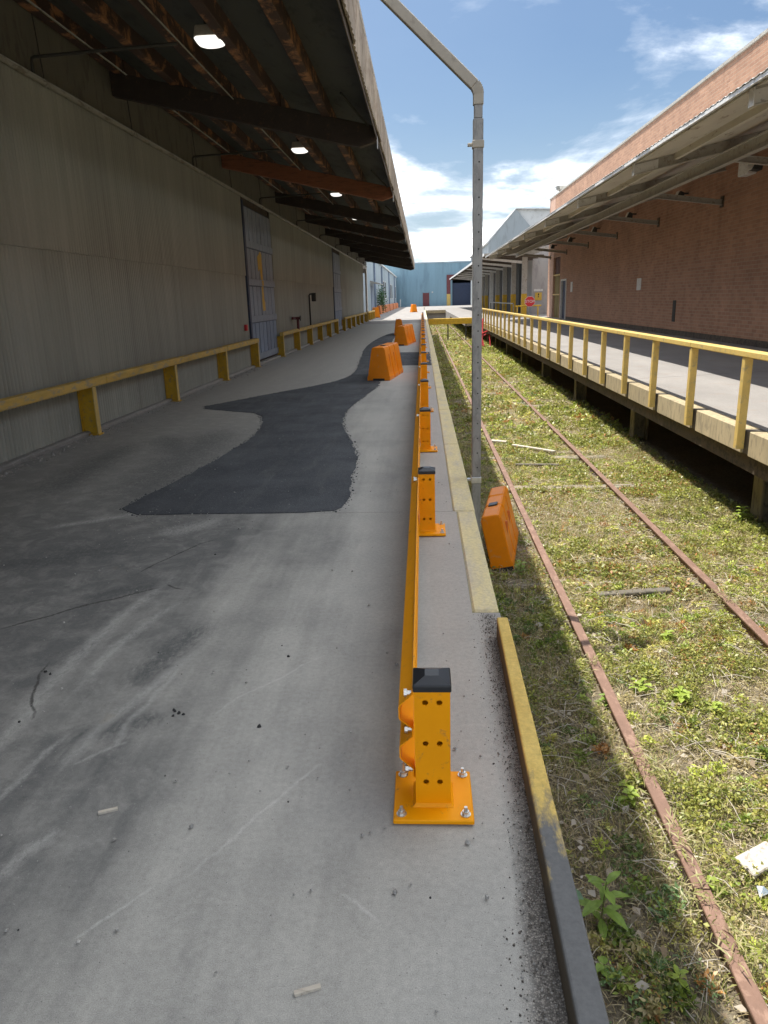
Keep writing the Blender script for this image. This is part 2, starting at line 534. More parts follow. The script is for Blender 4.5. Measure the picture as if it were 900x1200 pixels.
def dock_mat():
    """left dock: worn concrete with tyre grime, scrape marks and slab stains"""
    m, t, b = new_mat('dock_concrete')
    g = t.nodes.new('ShaderNodeNewGeometry')
    sx = t.nodes.new('ShaderNodeSeparateXYZ')
    t.links.new(g.outputs['Position'], sx.inputs[0])
    X, Y = sx.outputs[0], sx.outputs[1]
    p = pos(t)
    big = noise(t, p, 0.55, 6, 0.6)
    med = noise(t, p, 2.6, 7, 0.62)
    fine = noise(t, p, 45, 5, 0.7)
    grit = noise(t, p, 170, 2, 0.6)
    lane = noise(t, pos(t, (2.2, 0.22, 1)), 1.6, 5, 0.6)
    col = mix(t, ramp(t, med, [(0.25, 0.0), (0.75, 1.0)]), (0.37, 0.362, 0.335), (0.48, 0.468, 0.43))
    col = mix(t, math_(t, 'MULTIPLY', ramp(t, lane, [(0.35, 0.0), (0.75, 1.0)]), 0.4), col, (0.34, 0.33, 0.30))
    # grime carried by vehicles, heavier towards the wall
    gx = math_(t, 'MULTIPLY', X, -0.36)
    gx = math_(t, 'ADD', gx, math_(t, 'MULTIPLY', math_(t, 'SUBTRACT', big, 0.5), 1.3))
    gx = math_(t, 'ADD', gx, math_(t, 'MULTIPLY', math_(t, 'SUBTRACT', lane, 0.5), 0.9))
    near = ramp(t, math_(t, 'MULTIPLY', Y, 0.05), [(0.25, 1.0), (0.34, 0.75), (0.52, 0.55), (0.9, 0.22)])
    grime = math_(t, 'MULTIPLY', ramp(t, gx, [(0.10, 0.0), (0.60, 1.0)]), near)
    blot = noise(t, p, 5.5, 9, 0.74, 0.6)
    grime = math_(t, 'MULTIPLY', grime, ramp(t, blot, [(0.30, 0.55), (0.55, 1.0)]))
    col = mix(t, math_(t, 'MULTIPLY', grime, 0.82), col, (0.082, 0.086, 0.090))
    m2 = noise(t, p, 1.1, 3)
    wob = math_(t, 'SUBTRACT', noise(t, p, 3.0, 4), 0.5)
    ragged = noise(t, pos(t, (1.6, 0.8, 1), rotz=math.radians(-12)), 26, 9, 0.82, 0.4)

    def stroke(p0, p1, w, bow, soft=1.0):
        dx, dy = p1[0] - p0[0], p1[1] - p0[1]
        L = math.hypot(dx, dy)
        ux, uy = dx / L, dy / L
        qx, qy = math_(t, 'SUBTRACT', X, p0[0]), math_(t, 'SUBTRACT', Y, p0[1])
        tt = math_(t, 'DIVIDE', math_(t, 'ADD', math_(t, 'MULTIPLY', qx, ux), math_(t, 'MULTIPLY', qy, uy)), L)
        pp = math_(t, 'ADD', math_(t, 'MULTIPLY', qx, -uy), math_(t, 'MULTIPLY', qy, ux))
        c = math_(t, 'SUBTRACT', tt, 0.5)
        pp = math_(t, 'ADD', pp, math_(t, 'MULTIPLY', math_(t, 'MULTIPLY', c, c), bow))
        pp = math_(t, 'ADD', pp, math_(t, 'MULTIPLY', wob, 0.10))
        k = math_(t, 'SUBTRACT', 1.0, math_(t, 'DIVIDE', math_(t, 'ABSOLUTE', pp), w), True)
        e = math_(t, 'SUBTRACT', 1.0, math_(t, 'POWER', math_(t, 'MULTIPLY', math_(t, 'ABSOLUTE', c), 2.0), 4.0), True)
        return math_(t, 'MULTIPLY', k, e)

    def stain(col, ms, c, amt, lo=0.30, hi=0.62):
        m_ = ms[0]
        for q in ms[1:]:
            m_ = math_(t, 'MAXIMUM', m_, q)
        m_ = math_(t, 'MULTIPLY', m_, ramp(t, ragged, [(0.34, 0.12), (0.64, 1.0)]))
        k = math_(t, 'MULTIPLY', ramp(t, m_, [(lo * 0.5, 0.0), (hi, 1.0)]), amt)
        return mix(t, k, col, c)
    # rubbed dark patches, then the pale curved scrapes across them
    dark = [stroke((-1.32, 2.78), (-1.15, 3.55), 0.17, 0.0), stroke((-1.40, 2.42), (-1.05, 2.62), 0.12, 0.0), stroke((-2.0, 3.85), (-1.45, 4.1), 0.16, 0.1),
            stroke((-2.9, 4.3), (-1.9, 4.9), 0.42, 0.0), stroke((-1.35, 2.93), (-1.13, 3.04), 0.07, 0.0), stroke((-2.4, 7.4), (-3.4, 9.4), 0.55, 0.0), stroke((-2.55, 5.7), (-2.7, 10.0), 0.75, 0.2), stroke((-3.4, 6.0), (-3.6, 9.0), 0.5, 0.0)]
    col = stain(col, dark, (0.085, 0.09, 0.092), 0.75)
    pale = [stroke((-1.72, 2.2), (-1.62, 4.3), 0.075, 0.45), stroke((-1.58, 2.75), (-1.42, 3.85), 0.055, 0.2), stroke((-1.38, 2.2), (-1.10, 3.25), 0.05, 0.15), stroke((-1.22, 2.3), (-1.13, 3.15), 0.028, 0.1),
            stroke((-1.29, 1.70), (-1.16, 1.95), 0.045, 0.0), stroke((-1.31, 2.27), (-1.15, 2.44), 0.018, 0.0), stroke((-2.95, 5.2), (-2.1, 5.75), 0.10, 0.0), stroke((-1.95, 5.0), (-1.55, 5.45), 0.2, 0.0), stroke((-1.5, 1.9), (-1.42, 2.5), 0.03, 0.1)]
    col = stain(col, pale, (0.46, 0.455, 0.43), 0.52, 0.22, 0.62)
    thin = [stroke((-0.72, 1.72), (-0.36, 2.34), 0.012, 0.05), stroke((-0.95, 1.5), (-0.78, 1.72), 0.010, 0.0), stroke((-0.9, 2.6), (-0.45, 3.2), 0.010, 0.1), stroke((-0.25, 1.7), (-0.12, 1.58), 0.010, 0.0)]
    col = stain(col, thin, (0.62, 0.61, 0.58), 0.38, 0.2, 0.6)
    cr = [stroke((-2.3, 3.40), (-1.55, 4.06), 0.016, 0.10), stroke((-1.56, 4.06), (-1.42, 3.97), 0.014, -0.05), stroke((-1.86, 4.22), (-1.5, 4.95), 0.012, 0.15), stroke((-1.62, 2.55), (-1.82, 3.1), 0.010, 0.08), stroke((-4.3, 3.35), (-2.3, 3.42), 0.012, 0.1)]
    col = stain(col, cr, (0.045, 0.044, 0.042), 0.85, 0.15, 0.45)
    ck = 0.0
    # brownish drips
    s4 = noise(t, p, 3.3, 4, 0.5)
    col = mix(t, ramp(t, s4, [(0.70, 0.0), (0.80, 0.5)]), col, (0.25, 0.20, 0.13))
    col = mix(t, 0.36, col, ramp(t, fine, [(0.25, 0.55), (0.75, 1.4)]), 'MULTIPLY')
    tiny = noise(t, p, 330, 2, 0.7)
    col = mix(t, 0.5, col, ramp(t, tiny, [(0.3, 0.5), (0.7, 1.45)]), 'MULTIPLY')
    col = mix(t, ramp(t, grit, [(0.68, 0.0), (0.76, 0.75)]), col, (0.66, 0.65, 0.62))
    gr2 = noise(t, p, 120, 2, 0.6)
    col = mix(t, ramp(t, gr2, [(0.26, 0.7), (0.33, 0.0)]), col, (0.10, 0.10, 0.10))
    # gravelly dirt lodged along the timber kerb
    over = math_(t, 'MAXIMUM', math_(t, 'SUBTRACT', 2.2, Y), 0.0)
    edge = math_(t, 'SUBTRACT', 0.300, math_(t, 'MULTIPLY', over, 0.082))
    gm = math_(t, 'ADD', math_(t, 'SUBTRACT', X, edge), math_(t, 'MULTIPLY', math_(t, 'SUBTRACT', noise(t, p, 9, 8, 0.75), 0.5), 0.11))
    gm = ramp(t, math_(t, 'ADD', math_(t, 'MULTIPLY', gm, 6.0), 0.5), [(0.32, 0.0), (0.62, 1.0)])
    gm = math_(t, 'MULTIPLY', gm, ramp(t, math_(t, 'MULTIPLY', Y, 0.1), [(0.33, 1.0), (0.37, 0.0)]))
    vg = N(t, 'ShaderNodeTexVoronoi', Scale=210.0)
    t.links.new(p, vg.inputs['Vector'])
    sv = t.nodes.new('ShaderNodeSeparateColor')
    t.links.new(vg.outputs['Color'], sv.inputs[0])
    gc = mix(t, ramp(t, sv.outputs[0], [(0.2, 0.0), (0.95, 1.0)]), (0.13, 0.115, 0.10), (0.44, 0.40, 0.35))
    gc = mix(t, ramp(t, vg.outputs['Distance'], [(0.35, 0.0), (0.65, 0.75)]), gc, (0.06, 0.053, 0.046))
    col = mix(t, math_(t, 'MULTIPLY', gm, 0.85), col, gc)
    t.links.new(col, b.inputs['Base Color'])
    t.links.new(ramp(t, med, [(0.3, 0.62), (0.7, 0.85)]), b.inputs['Roughness'])
    b.inputs['Specular IOR Level'].default_value = 0.35
    hh = math_(t, 'ADD', math_(t, 'MULTIPLY', fine, 0.7), math_(t, 'MULTIPLY', med, 1.2))
    hh = math_(t, 'ADD', hh, math_(t, 'MULTIPLY', gm, math_(t, 'SUBTRACT', 1.5, math_(t, 'MULTIPLY', vg.outputs['Distance'], 2.0))))
    bump(t, b, hh, 0.24, 0.006)
    return m


def asphalt_mat():
    m, t, b = new_mat('asphalt')
    p = pos(t)
    n = noise(t, p, 1.7, 6, 0.6)
    ag = noise(t, p, 70, 3, 0.7)
    v = N(t, 'ShaderNodeTexVoronoi', Scale=95.0)
    t.links.new(p, v.inputs['Vector'])
    col = mix(t, ramp(t, n, [(0.3, 0.0), (0.7, 1.0)]), (0.042, 0.047, 0.055), (0.092, 0.100, 0.112))
    drag = noise(t, pos(t, (2.2, 0.35, 1)), 2.6, 8, 0.72, 0.3)
    col = mix(t, ramp(t, drag, [(0.52, 0.0), (0.80, 0.6)]), col, (0.16, 0.163, 0.16))
    col = mix(t, ramp(t, drag, [(0.28, 0.6), (0.42, 0.0)]), col, (0.045, 0.05, 0.056))
    col = mix(t, ramp(t, ag, [(0.55, 0.0), (0.75, 0.7)]), col, (0.19, 0.195, 0.20))
    chip = noise(t, p, 34, 2, 0.5)
    col = mix(t, ramp(t, chip, [(0.74, 0.0), (0.78, 0.8)]), col, (0.36, 0.35, 0.33))
    t.links.new(col, b.inputs['Base Color'])
    b.inputs['Roughness'].default_value = 0.85
    b.inputs['Specular IOR Level'].default_value = 0.3
    bump(t, b, math_(t, 'ADD', v.outputs['Distance'], ag), 0.7, 0.008)
    return m


def deck_mat():
    m, t, b = new_mat('platform_concrete')
    p = pos(t)
    n = noise(t, pos(t, (1, 0.35, 1)), 1.1, 6, 0.6)
    f = noise(t, p, 40, 5, 0.7)
    r = noise(t, p, 2.4, 5, 0.6)
    col = mix(t, ramp(t, n, [(0.3, 0.0), (0.7, 1.0)]), (0.235, 0.222, 0.21), (0.315, 0.298, 0.28))
    col = mix(t, ramp(t, r, [(0.55, 0.0), (0.75, 0.5)]), col, (0.27, 0.21, 0.17))
    col = mix(t, 0.4, col, ramp(t, f, [(0.25, 0.6), (0.75, 1.35)]), 'MULTIPLY')
    t.links.new(col, b.inputs['Base Color'])
    b.inputs['Roughness'].default_value = 0.85
    bump(t, b, f, 0.3, 0.005)
    return m


def coping_mat():
    m, t, b = new_mat('coping')
    p = pos(t)
    n = noise(t, p, 2.2, 6, 0.62)
    f = noise(t, p, 40, 5, 0.7)
    pw = noise(t, pos(t, (3, 0.8, 1)), 2.2, 8, 0.72)
    col = mix(t, ramp(t, n, [(0.3, 0.0), (0.7, 1.0)]), (0.52, 0.48, 0.37), (0.64, 0.59, 0.46))
    col = mix(t, ramp(t, pw, [(0.34, 0.0), (0.54, 0.85)]), col, (0.76, 0.67, 0.36))
    col = mix(t, 0.5, col, ramp(t, f, [(0.25, 0.55), (0.75, 1.4)]), 'MULTIPLY')
    t.links.new(col, b.inputs['Base Color'])
    b.inputs['Roughness'].default_value = 0.88
    bump(t, b, math_(t, 'ADD', f, n), 0.4, 0.006)
    return m


def kerb_mat():
    """painted timber kerb: yellow, rubbed through to grey towards its near end"""
    m, t, b = new_mat('kerb_paint')
    g = t.nodes.new('ShaderNodeNewGeometry')
    sx = t.nodes.new('ShaderNodeSeparateXYZ')
    t.links.new(g.outputs['Position'], sx.inputs[0])
    p = pos(t, (2.0, 0.7, 2))
    n = noise(t, p, 6, 8, 0.72)
    f = noise(t, pos(t), 55, 4, 0.7)
    yy = math_(t, 'MULTIPLY', math_(t, 'SUBTRACT', sx.outputs[1], 1.72), 1.15)
    k = math_(t, 'ADD', yy, math_(t, 'MULTIPLY', math_(t, 'SUBTRACT', n, 0.5), 2.4))
    k = ramp(t, k, [(0.0, 0.0), (0.42, 1.0)])
    yel = mix(t, ramp(t, n, [(0.35, 0.0), (0.65, 1.0)]), (0.62, 0.43, 0.10), (0.76, 0.56, 0.16))
    col = mix(t, k, (0.145, 0.148, 0.148), yel)
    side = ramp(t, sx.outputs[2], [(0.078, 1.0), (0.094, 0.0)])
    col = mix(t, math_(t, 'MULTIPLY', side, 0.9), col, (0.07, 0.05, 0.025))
    col = mix(t, 0.45, col, ramp(t, f, [(0.25, 0.55), (0.75, 1.4)]), 'MULTIPLY')
    t.links.new(col, b.inputs['Base Color'])
    b.inputs['Roughness'].default_value = 0.75
    bump(t, b, math_(t, 'ADD', f, n), 0.35, 0.004)
    return m


def soil_mat():
    m, t, b = new_mat('track_soil')
    p = pos(t)
    n = noise(t, p, 0.8, 6, 0.6)
    f = noise(t, p, 22, 7, 0.75)
    s = noise(t, p, 75, 4, 0.75)
    col = mix(t, ramp(t, n, [(0.3, 0.0), (0.7, 1.0)]), (0.16, 0.13, 0.09), (0.29, 0.245, 0.165))
    col = mix(t, ramp(t, f, [(0.45, 0.0), (0.7, 0.8)]), col, (0.46, 0.40, 0.28))
    col = mix(t, ramp(t, s, [(0.35, 0.8), (0.5, 0.0)]), col, (0.06, 0.05, 0.035))
    t.links.new(col, b.inputs['Base Color'])
    b.inputs['Roughness'].default_value = 1.0
    bump(t, b, math_(t, 'ADD', f, s), 0.9, 0.02)
    return m


def leaf_mat():
    m, t, b = new_mat('leaf_litter_and_blades')
    a = t.nodes.new('ShaderNodeAttribute')
    a.attribute_name = 'tint'
    t.links.new(a.outputs['Color'], b.inputs['Base Color'])
    b.inputs['Roughness'].default_value = 0.42
    b.inputs['Specular IOR Level'].default_value = 0.5
    tr = t.nodes.new('ShaderNodeBsdfTranslucent')
    t.links.new(a.outputs['Color'], tr.inputs['Color'])
    ms = t.nodes.new('ShaderNodeMixShader')
    ms.inputs[0].default_value = 0.3
    t.links.new(b.outputs[0], ms.inputs[1])
    t.links.new(tr.outputs[0], ms.inputs[2])
    t.links.new(ms.outputs[0], t.nodes['Material Output'].inputs[0])
    return m


def glow_mat(name, c, s):
    m, t, b = new_mat(name)
    b.inputs['Base Color'].default_value = (0.8, 0.8, 0.78, 1)
    b.inputs['Emission Color'].default_value = (*c, 1)
    b.inputs['Emission Strength'].default_value = s
    return m


M['siding'] = siding_mat()
M['brick'] = brick_mat('red_brick', (0.345, 0.185, 0.118), (0.44, 0.245, 0.155), (0.42, 0.30, 0.215))
M['dock'] = dock_mat()
M['asphalt'] = asphalt_mat()
M['platform'] = deck_mat()
M['coping'] = coping_mat()
M['kerb'] = kerb_mat()
M['soil'] = soil_mat()
M['leaf'] = leaf_mat()
M['lamp_glow'] = glow_mat('lamp_glow', (1.0, 0.97, 0.90), 0.42)

# ------------------------------------------------------------------ ground and docks
BED = -1.30
g = MB()
ys = [-30, -5, 0, 2, 4, 8, 12, 20, 30, 53, 100, 200, 2500]
g.add([(-1500, -1000, BED), (1500, -1000, BED), (1500, 2500, BED), (-1500, 2500, BED)], [(0, 1, 2, 3)])
tag(obj('track_bed', g, M['soil']), kind='structure')

DOCK_X = 0.385
g = MB()
g.box(-60, 0.24, -6, 5.55, BED - 0.2, 0.0)
g.box(-60, 0.215, 5.556, 53.0, BED - 0.2, 0.0)
dock = tag(obj('left_dock', g, M['dock']), kind='structure')
g = MB()
g.box(0.24, 0.385, -6, 3.62, BED - 0.2, -0.003)
tag(obj('dock_lip', g, M['dock']), kind='structure')
g = MB()
g.box(-60, 0.215, 53.006, 166, BED - 0.2, 0.0)
tag(obj('far_dock', g, M['platform']), kind='structure')
# coping stones along the dock edge
cop = thing('dock_coping', 'worn yellow painted coping stones along the edge of the left dock', 'coping', (0.3, 3.64, 0))
yy = 3.64
i = 0
while yy < 110:
    ln = 2.75 if yy > 4 else 1.912
    g = MB()
    ix = 0.218 if yy > 5 else 0.243
    dz = random.uniform(0.004, 0.010) if yy > 4 else 0.002
    g.box(ix, DOCK_X + random.uniform(-0.006, 0.006), yy, yy + ln - 0.008, BED - 0.2 if False else -0.30, dz)
    obj('coping_stone', g, M['coping'], cop, bevel=0.012)
    yy += ln
    i += 1
g = MB()
g.box(0.22, DOCK_X - 0.02, 3.64, 166, BED - 0.2, -0.304)
tag(obj('dock_face', g, M['dock']), kind='structure')


def sheet(name, poly, z, mat, rough_edge=0.0, sub=1):
    pts = []
    n = len(poly)
    for a in range(n):
        p, q = Vector(poly[a]), Vector(poly[(a + 1) % n])
        L = (q - p).length
        k = max(1, int(L / 0.06)) if rough_edge else 1
        for j in range(k):
            r = p.lerp(q, j / k)
            s = min(1.0, 0.5 + r.y * 0.05)
            w1 = math.sin(r.x * 9.1 + r.y * 5.3) + math.sin(r.x * 4.7 - r.y * 11.9 + 1.3) + 0.5 * math.sin(r.y * 17 + r.x * 13)
            pts.append((r.x + (rough_edge * 0.8 * w1 + random.gauss(0, rough_edge * 0.25)) * s, r.y + (rough_edge * 0.35 * w1 + random.gauss(0, rough_edge * 0.2)) * s))
    g = MB()
    g.prism(pts, 'z', z - 0.02, z)
    return obj(name, g, mat)


def smooth_poly(pts, it=2):
    for _ in range(it):
        out = []
        n = len(pts)
        for a in range(n):
            p, q = Vector(pts[a]), Vector(pts[(a + 1) % n])
            out += [tuple(p.lerp(q, 0.25)), tuple(p.lerp(q, 0.75))]
        pts = out
    return pts


patch = [(-2.55, 5.57), (-1.6, 5.57), (-0.74, 5.57), (-0.64, 5.75), (-0.67, 6.4), (-0.69, 6.73), (-0.70, 7.5), (-0.80, 8.3), (-1.02, 9.3),
         (-1.15, 10.3), (-1.18, 11.3), (-1.05, 12.6), (-0.94, 13.7), (-0.86, 14.6), (-1.0, 17.5), (-1.0, 20.0), (-1.1, 24.0), (-1.25, 30.0), (-1.2, 37.0),
         (-1.6, 38.0), (-2.0, 32.0), (-2.05, 26.0), (-1.75, 21.0), (-1.55, 17.0), (-1.75, 15.6), (-2.15, 14.6), (-2.75, 13.6), (-3.3, 12.5),
         (-3.68, 11.8), (-3.0, 11.35), (-2.45, 11.05), (-2.22, 10.0), (-2.12, 9.1), (-2.2, 8.0), (-2.28, 7.2), (-2.42, 6.3)]
tag(sheet('asphalt_patch', smooth_poly(patch, 1), 0.006, M['asphalt'], 0.010), kind='structure')
tag(sheet('asphalt_patch', [(-0.72, 18.9), (0.2, 18.75), (0.19, 23.4), (-0.72, 23.6)], 0.006, M['asphalt'], 0.012), kind='structure')
# low kerb at the foot of the corrugated wall
g = MB()
g.box(-4.6, -4.39, -6, 64, -0.02, 0.05)
tag(obj('wall_footing', g, M['dock'], bevel=0.02), kind='structure')

# ------------------------------------------------------------------ left warehouse
WX = -4.5
wh = thing('warehouse', 'long olive corrugated warehouse with a rusty timber canopy over the left dock', 'warehouse', (WX, 30, 0))


def corrugated(width, z0, z1, depth, pitch, seg=8, axis='y'):
    """closed slab with a waved front, front towards +x, local y from 0 to width"""
    n = int(round(width / pitch)) * seg
    fr = []
    for a in range(n + 1):
        y = width * a / n
        fr.append((depth * (abs(math.sin(math.pi * a / seg)) - 0.5), y))
    g = MB()
    k = n + 1
    vs = [(x, y, z0) for x, y in fr] + [(x, y, z1) for x, y in fr] + [(-depth - 0.01, y, z0) for x, y in fr] + [(-depth - 0.01, y, z1) for x, y in fr]
    fs = []
    for a in range(n):
        fs.append((a, a + 1, k + a + 1, k + a))
        fs.append((2 * k + a + 1, 2 * k + a, 3 * k + a, 3 * k + a + 1))
        fs.append((k + a, k + a + 1, 3 * k + a + 1, 3 * k + a))
        fs.append((a + 1, a, 2 * k + a, 2 * k + a + 1))
    fs.append((0, k, 3 * k, 2 * k))
    fs.append((n, 2 * k + n, 3 * k + n, k + n))
    g.add(vs, fs)
    return g


SW = 0.816
lo0 = obj('siding_sheet', corrugated(SW, 0.04, 2.33, 0.030, 0.0742), M['siding'], wh, local=True)
hi0 = obj('siding_sheet', corrugated(SW, 2.29, 4.22, 0.030, 0.0742), M['siding'], wh, local=True)
first = [True]
for tier, proto, dx in (('lo', lo0, 0.0), ('hi', hi0, 0.024)):
    used = False
    for y0, y1 in ((-2.0, 19.5), (23.25, 38.65), (42.45, 58.4)):
        n = max(1, int(round((y1 - y0) / SW)))
        sc = (y1 - y0) / (n * SW)
        for a in range(n):
            o = proto if not used else clone(proto, parent=wh)
            used = True
            o.location = (dx + random.uniform(0, 0.003), y0 - 30 + a * SW * sc, random.uniform(-0.006, 0.006))
            o.scale = (1, sc, 1)
g = MB()
g.box(WX - 0.30, WX - 0.06, -2, 58.4, -0.1, 5.3)
g.box(WX - 0.30, WX - 0.06, 58.4, 62.2, 3.7, 5.3)
obj('wall', g, M['grey_brown'], wh)
g = MB()
g.box(WX - 0.056, WX + 0.012, -2, 63, 4.225, 5.2)
obj('upper_wall', g, M['upper_wall'], wh)


def roof_z(x):
    return 4.04 - 0.226 * (x + 0.69)


BEAMS = [-0.4, 5.75, 11.9, 18.06, 24.4, 30.45, 36.6, 42.75, 48.9, 55.0, 61.0]
for i, y in enumerate(BEAMS):
    g = MB()
    xa, xb = WX + 0.015, -0.635
    g.prism([(xa, roof_z(xa) - 0.32), (xb - 0.25, roof_z(xb) - 0.27), (xb, roof_z(xb) - 0.20), (xb, roof_z(xb)), (xa, roof_z(xa))], 'y', y - 0.075, y + 0.075)
    o = obj('beam', g, M['beam_red'] if i == 3 else M['beam_dark'], wh, bevel=0.01)
    if i == 3:
        o['label'] = 'reddish brown canopy beam'
    # ragged end grain and bracket plate
    g = MB()
    g.box(xb + 0.001, xb + 0.012, y - 0.03, y + 0.03, roof_z(xb) - 0.29, roof_z(xb) - 0.12)
    obj('end_strap', g, M['zinc'], wh)
for i, x in enumerate((-4.42, -3.62, -2.88, -2.16, -1.42)):
    seglen = 6.15
    for k in range(len(BEAMS) - 1):
        y0, y1 = BEAMS[k], BEAMS[k + 1]
        g = MB()
        xo = random.uniform(-0.015, 0.015)
        xs = x + xo
        zb = roof_z(x + 0.06)
        g.box(xs, xs + 0.125, y0 + 0.004, y1 - 0.004, zb - 0.012, zb + 0.205)
        obj('purlin', g, M['purlin'], wh, bevel=0.008)
g = MB()
xa, xb = WX - 0.3, -0.625
g.prism([(xa, roof_z(xa) + 0.20), (xb, roof_z(xb) + 0.20), (xb, roof_z(xb) + 0.26), (xa, roof_z(xa) + 0.26)], 'y', -2, 62.4)
obj('roof_deck', g, M['deck_under'], wh)
# the roof behind, out of sight from the dock
g = MB()
g.prism([(-30, 5.3), (WX - 0.31, 5.3), (WX - 0.31, 6.4), (-30, 7.5)], 'y', -2, 62.2)
g.prism([(-30, -0.1), (WX - 12, -0.1), (WX - 12, 5.29), (-30, 5.29)], 'y', -2, 62.2)
obj('roof', g, M['canopy_top'], wh)
g = MB()
g.box(WX - 12, WX - 0.31, -2.2, -2, -0.1, 5.29)
g.box(WX - 12, WX - 0.31, 62.2, 62.4, -0.1, 5.29)
obj('end_wall', g, M['grey_brown'], wh)
yy = -2.0
while yy < 62.3:
    ln = 0.76
    g = MB()
    o1 = random.uniform(-0.008, 0.010)
    zt = 4.45 + random.uniform(-0.012, 0.012)
    zb = 3.92 + random.uniform(-0.02, 0.015)
    prof = []
    nn = 5
    for a in range(nn * 4 + 1):
        u = a / (nn * 4)
        d = 0.010 if (a % 4) in (1, 2) else 0.0
        prof.append((-0.606 + o1 + d, yy + u * ln * 1.01))
    poly = prof + [(-0.622 + o1, yy + ln * 1.01), (-0.622 + o1, yy)]
    g.prism(poly, 'z', zb, zt)
    obj('fascia_sheet', g, M['fascia'], wh)
    yy += ln
g = MB()
g.box(-0.64, -0.628, -2, 62.4, 3.86, 4.22)
obj('fascia_board', g, M['grey_brown'], wh)
g = MB()
g.prism([(-0.60, 4.36), (-0.50, 4.38), (-0.49, 4.47), (-0.505, 4.47), (-0.515, 4.395), (-0.585, 4.38), (-0.585, 4.47), (-0.60, 4.47)], 'y', -2, 62.4)
# eave gutter omitted from sight line: a slim rolled edge
g = MB()
g.tube([(-0.612, -2, 4.47), (-0.612, 62.4, 4.47)], 0.022, 6)
obj('eave_edge', g, M['canopy_top'], wh)
# diagonal braces under the edge of the deck
for k in range(len(BEAMS) - 1):
    y = BEAMS[k]
    g = MB()
    g.tube([(-0.75, y - 0.05, roof_z(-0.75) - 0.02), (-1.05, y - 0.95, roof_z(-1.05) + 0.14)], 0.018, 6)
    obj('stay', g, M['pipe_dark'], wh)

# sliding doors
def sliding_door(y0, y1, mat_hi, mat_lo, number):
    g = MB()
    g.box(WX - 0.05, WX - 0.01, y0, y1, 0.10, 4.02)
    d = obj('sliding_door', g, M['navy'], wh)
    d['label'] = 'slate blue boarded sliding door'
    npl = 7
    w = (y1 - y0 - 0.12) / npl
    rails = [0.12, 1.12, 2.06, 3.0, 4.0]
    for r in range(4):
        z0, z1 = rails[r] + 0.17, rails[r + 1] - 0.02
        g = MB()
        g.box(0, 0.03, 0.02, w - 0.035, z0, z1)
        p0 = obj('plank', g, mat_lo if r == 0 else mat_hi, d, local=True, bevel=0.004)
        for a in range(npl):
            o = p0 if a == 0 else clone(p0, parent=d)
            o.location = (-0.008 + random.uniform(-0.004, 0.006), y0 + 0.06 - 30 + a * w, 0)
    for z in rails[:-1]:
        g = MB()
        g.box(WX - 0.009, WX + 0.045, y0 + 0.02, y1 - 0.02, z, z + 0.17)
        obj('ledge', g, mat_hi, d, bevel=0.006)
    g = MB()
    g.box(WX - 0.009, WX + 0.06, y0 - 0.16, y0 + 0.015, 0.06, 4.1)
    obj('jamb', g, M['navy'], wh, bevel=0.008)
    if number:
        yc = (y0 + y1) / 2
        g = MB()
        poly = [(yc - 0.13, 1.40), (yc + 0.20, 1.40), (yc + 0.22, 1.62), (yc + 0.10, 1.72), (yc + 0.12, 2.9), (yc - 0.02, 2.98), (yc - 0.42, 2.82), (yc - 0.40, 2.45), (yc - 0.16, 2.52), (yc - 0.10, 1.9), (yc - 0.16, 1.66)]
        g.prism(poly, 'x', WX + 0.028, WX + 0.034)
        g.prism([(yc - 0.10, 2.075), (yc + 0.11, 2.075), (yc + 0.11, 2.215), (yc - 0.10, 2.215)], 'x', WX + 0.047, WX + 0.050)
        obj('painted_mark', g, M['yellow_paint'], d)


sliding_door(19.66, 23.2, M['door_slate'], M['door_blue'], True)
sliding_door(38.8, 42.4, M['door_slate'], M['door_blue'], False)
# open doorway at the far end with its white post
g = MB()
g.box(WX - 0.06, WX + 0.08, 61.6, 62.15, 0, 4.3)
o = obj('door_post', g, M['white_paint'], wh, bevel=0.01)
g = MB()
g.box(WX - 0.06, WX + 0.06, 58.42, 61.59, 4.0, 4.22)
obj('lintel', g, M['white_paint'], wh)
for k in range(3):
    g = MB()
    g.box(WX - 1.4, WX - 0.6, 59 + k * 0.9, 59.7 + k * 0.9, 0.0, 0.9 + 0.2 * (k % 2))
    tag(obj('crate', g, [M['white_paint'], M['grey_timber'], M['pipe_grey']][k], bevel=0.02), ['pale crate just inside the dark doorway at the end of the warehouse', 'brown crate in the middle of the dark doorway', 'grey crate beside the white door post'][k], 'crate')

# pipes along the wall
sp = thing('sprinkler_pipe', 'grey sprinkler main running along the top of the corrugated wall', 'pipe', (WX + 0.09, 30, 4.17))
g = MB()
g.smooth = True
g.tube([(WX + 0.09, -2, 4.17), (WX + 0.09, 62, 4.17)], 0.036, 10)
obj('main_pipe', g, M['pipe_grey'], sp)
for k in range(10):
    y = 9.3 + (k - 1) * 6.15
    g = MB()
    g.smooth = True
    g.tube([(WX + 0.09, y, 4.19), (WX + 0.09, y, 4.33), (WX + 0.10, y, 4.36), (WX + 0.13, y, 4.372), (-2.72, y + 0.02, 4.44)], 0.019, 8)
    obj('branch_pipe', g, M['pipe_dark'], sp)
    for q in (0.25, 3.0):
        g = MB()
        g.tube([(WX + 0.09, y + q, 4.2), (WX + 0.05, y + q, 4.92)], 0.007, 5)
        obj('hanger_rod', g, M['pipe_dark'], sp)
        g = MB()
        g.tube([(WX + 0.09, y + q - 0.02, 4.17), (WX + 0.09, y + q + 0.02, 4.17)], 0.046, 10)
        obj('clamp', g, M['pipe_grey'], sp)
cd = MB()
cd.smooth = True
cd.tube([(-4.24, -2, 4.84), (-4.24, 62, 4.84)], 0.011, 8)
tag(obj('conduit', cd, M['pipe_grey']), 'thin pale conduit strapped under the innermost rusty purlin', 'conduit')
cd = MB()
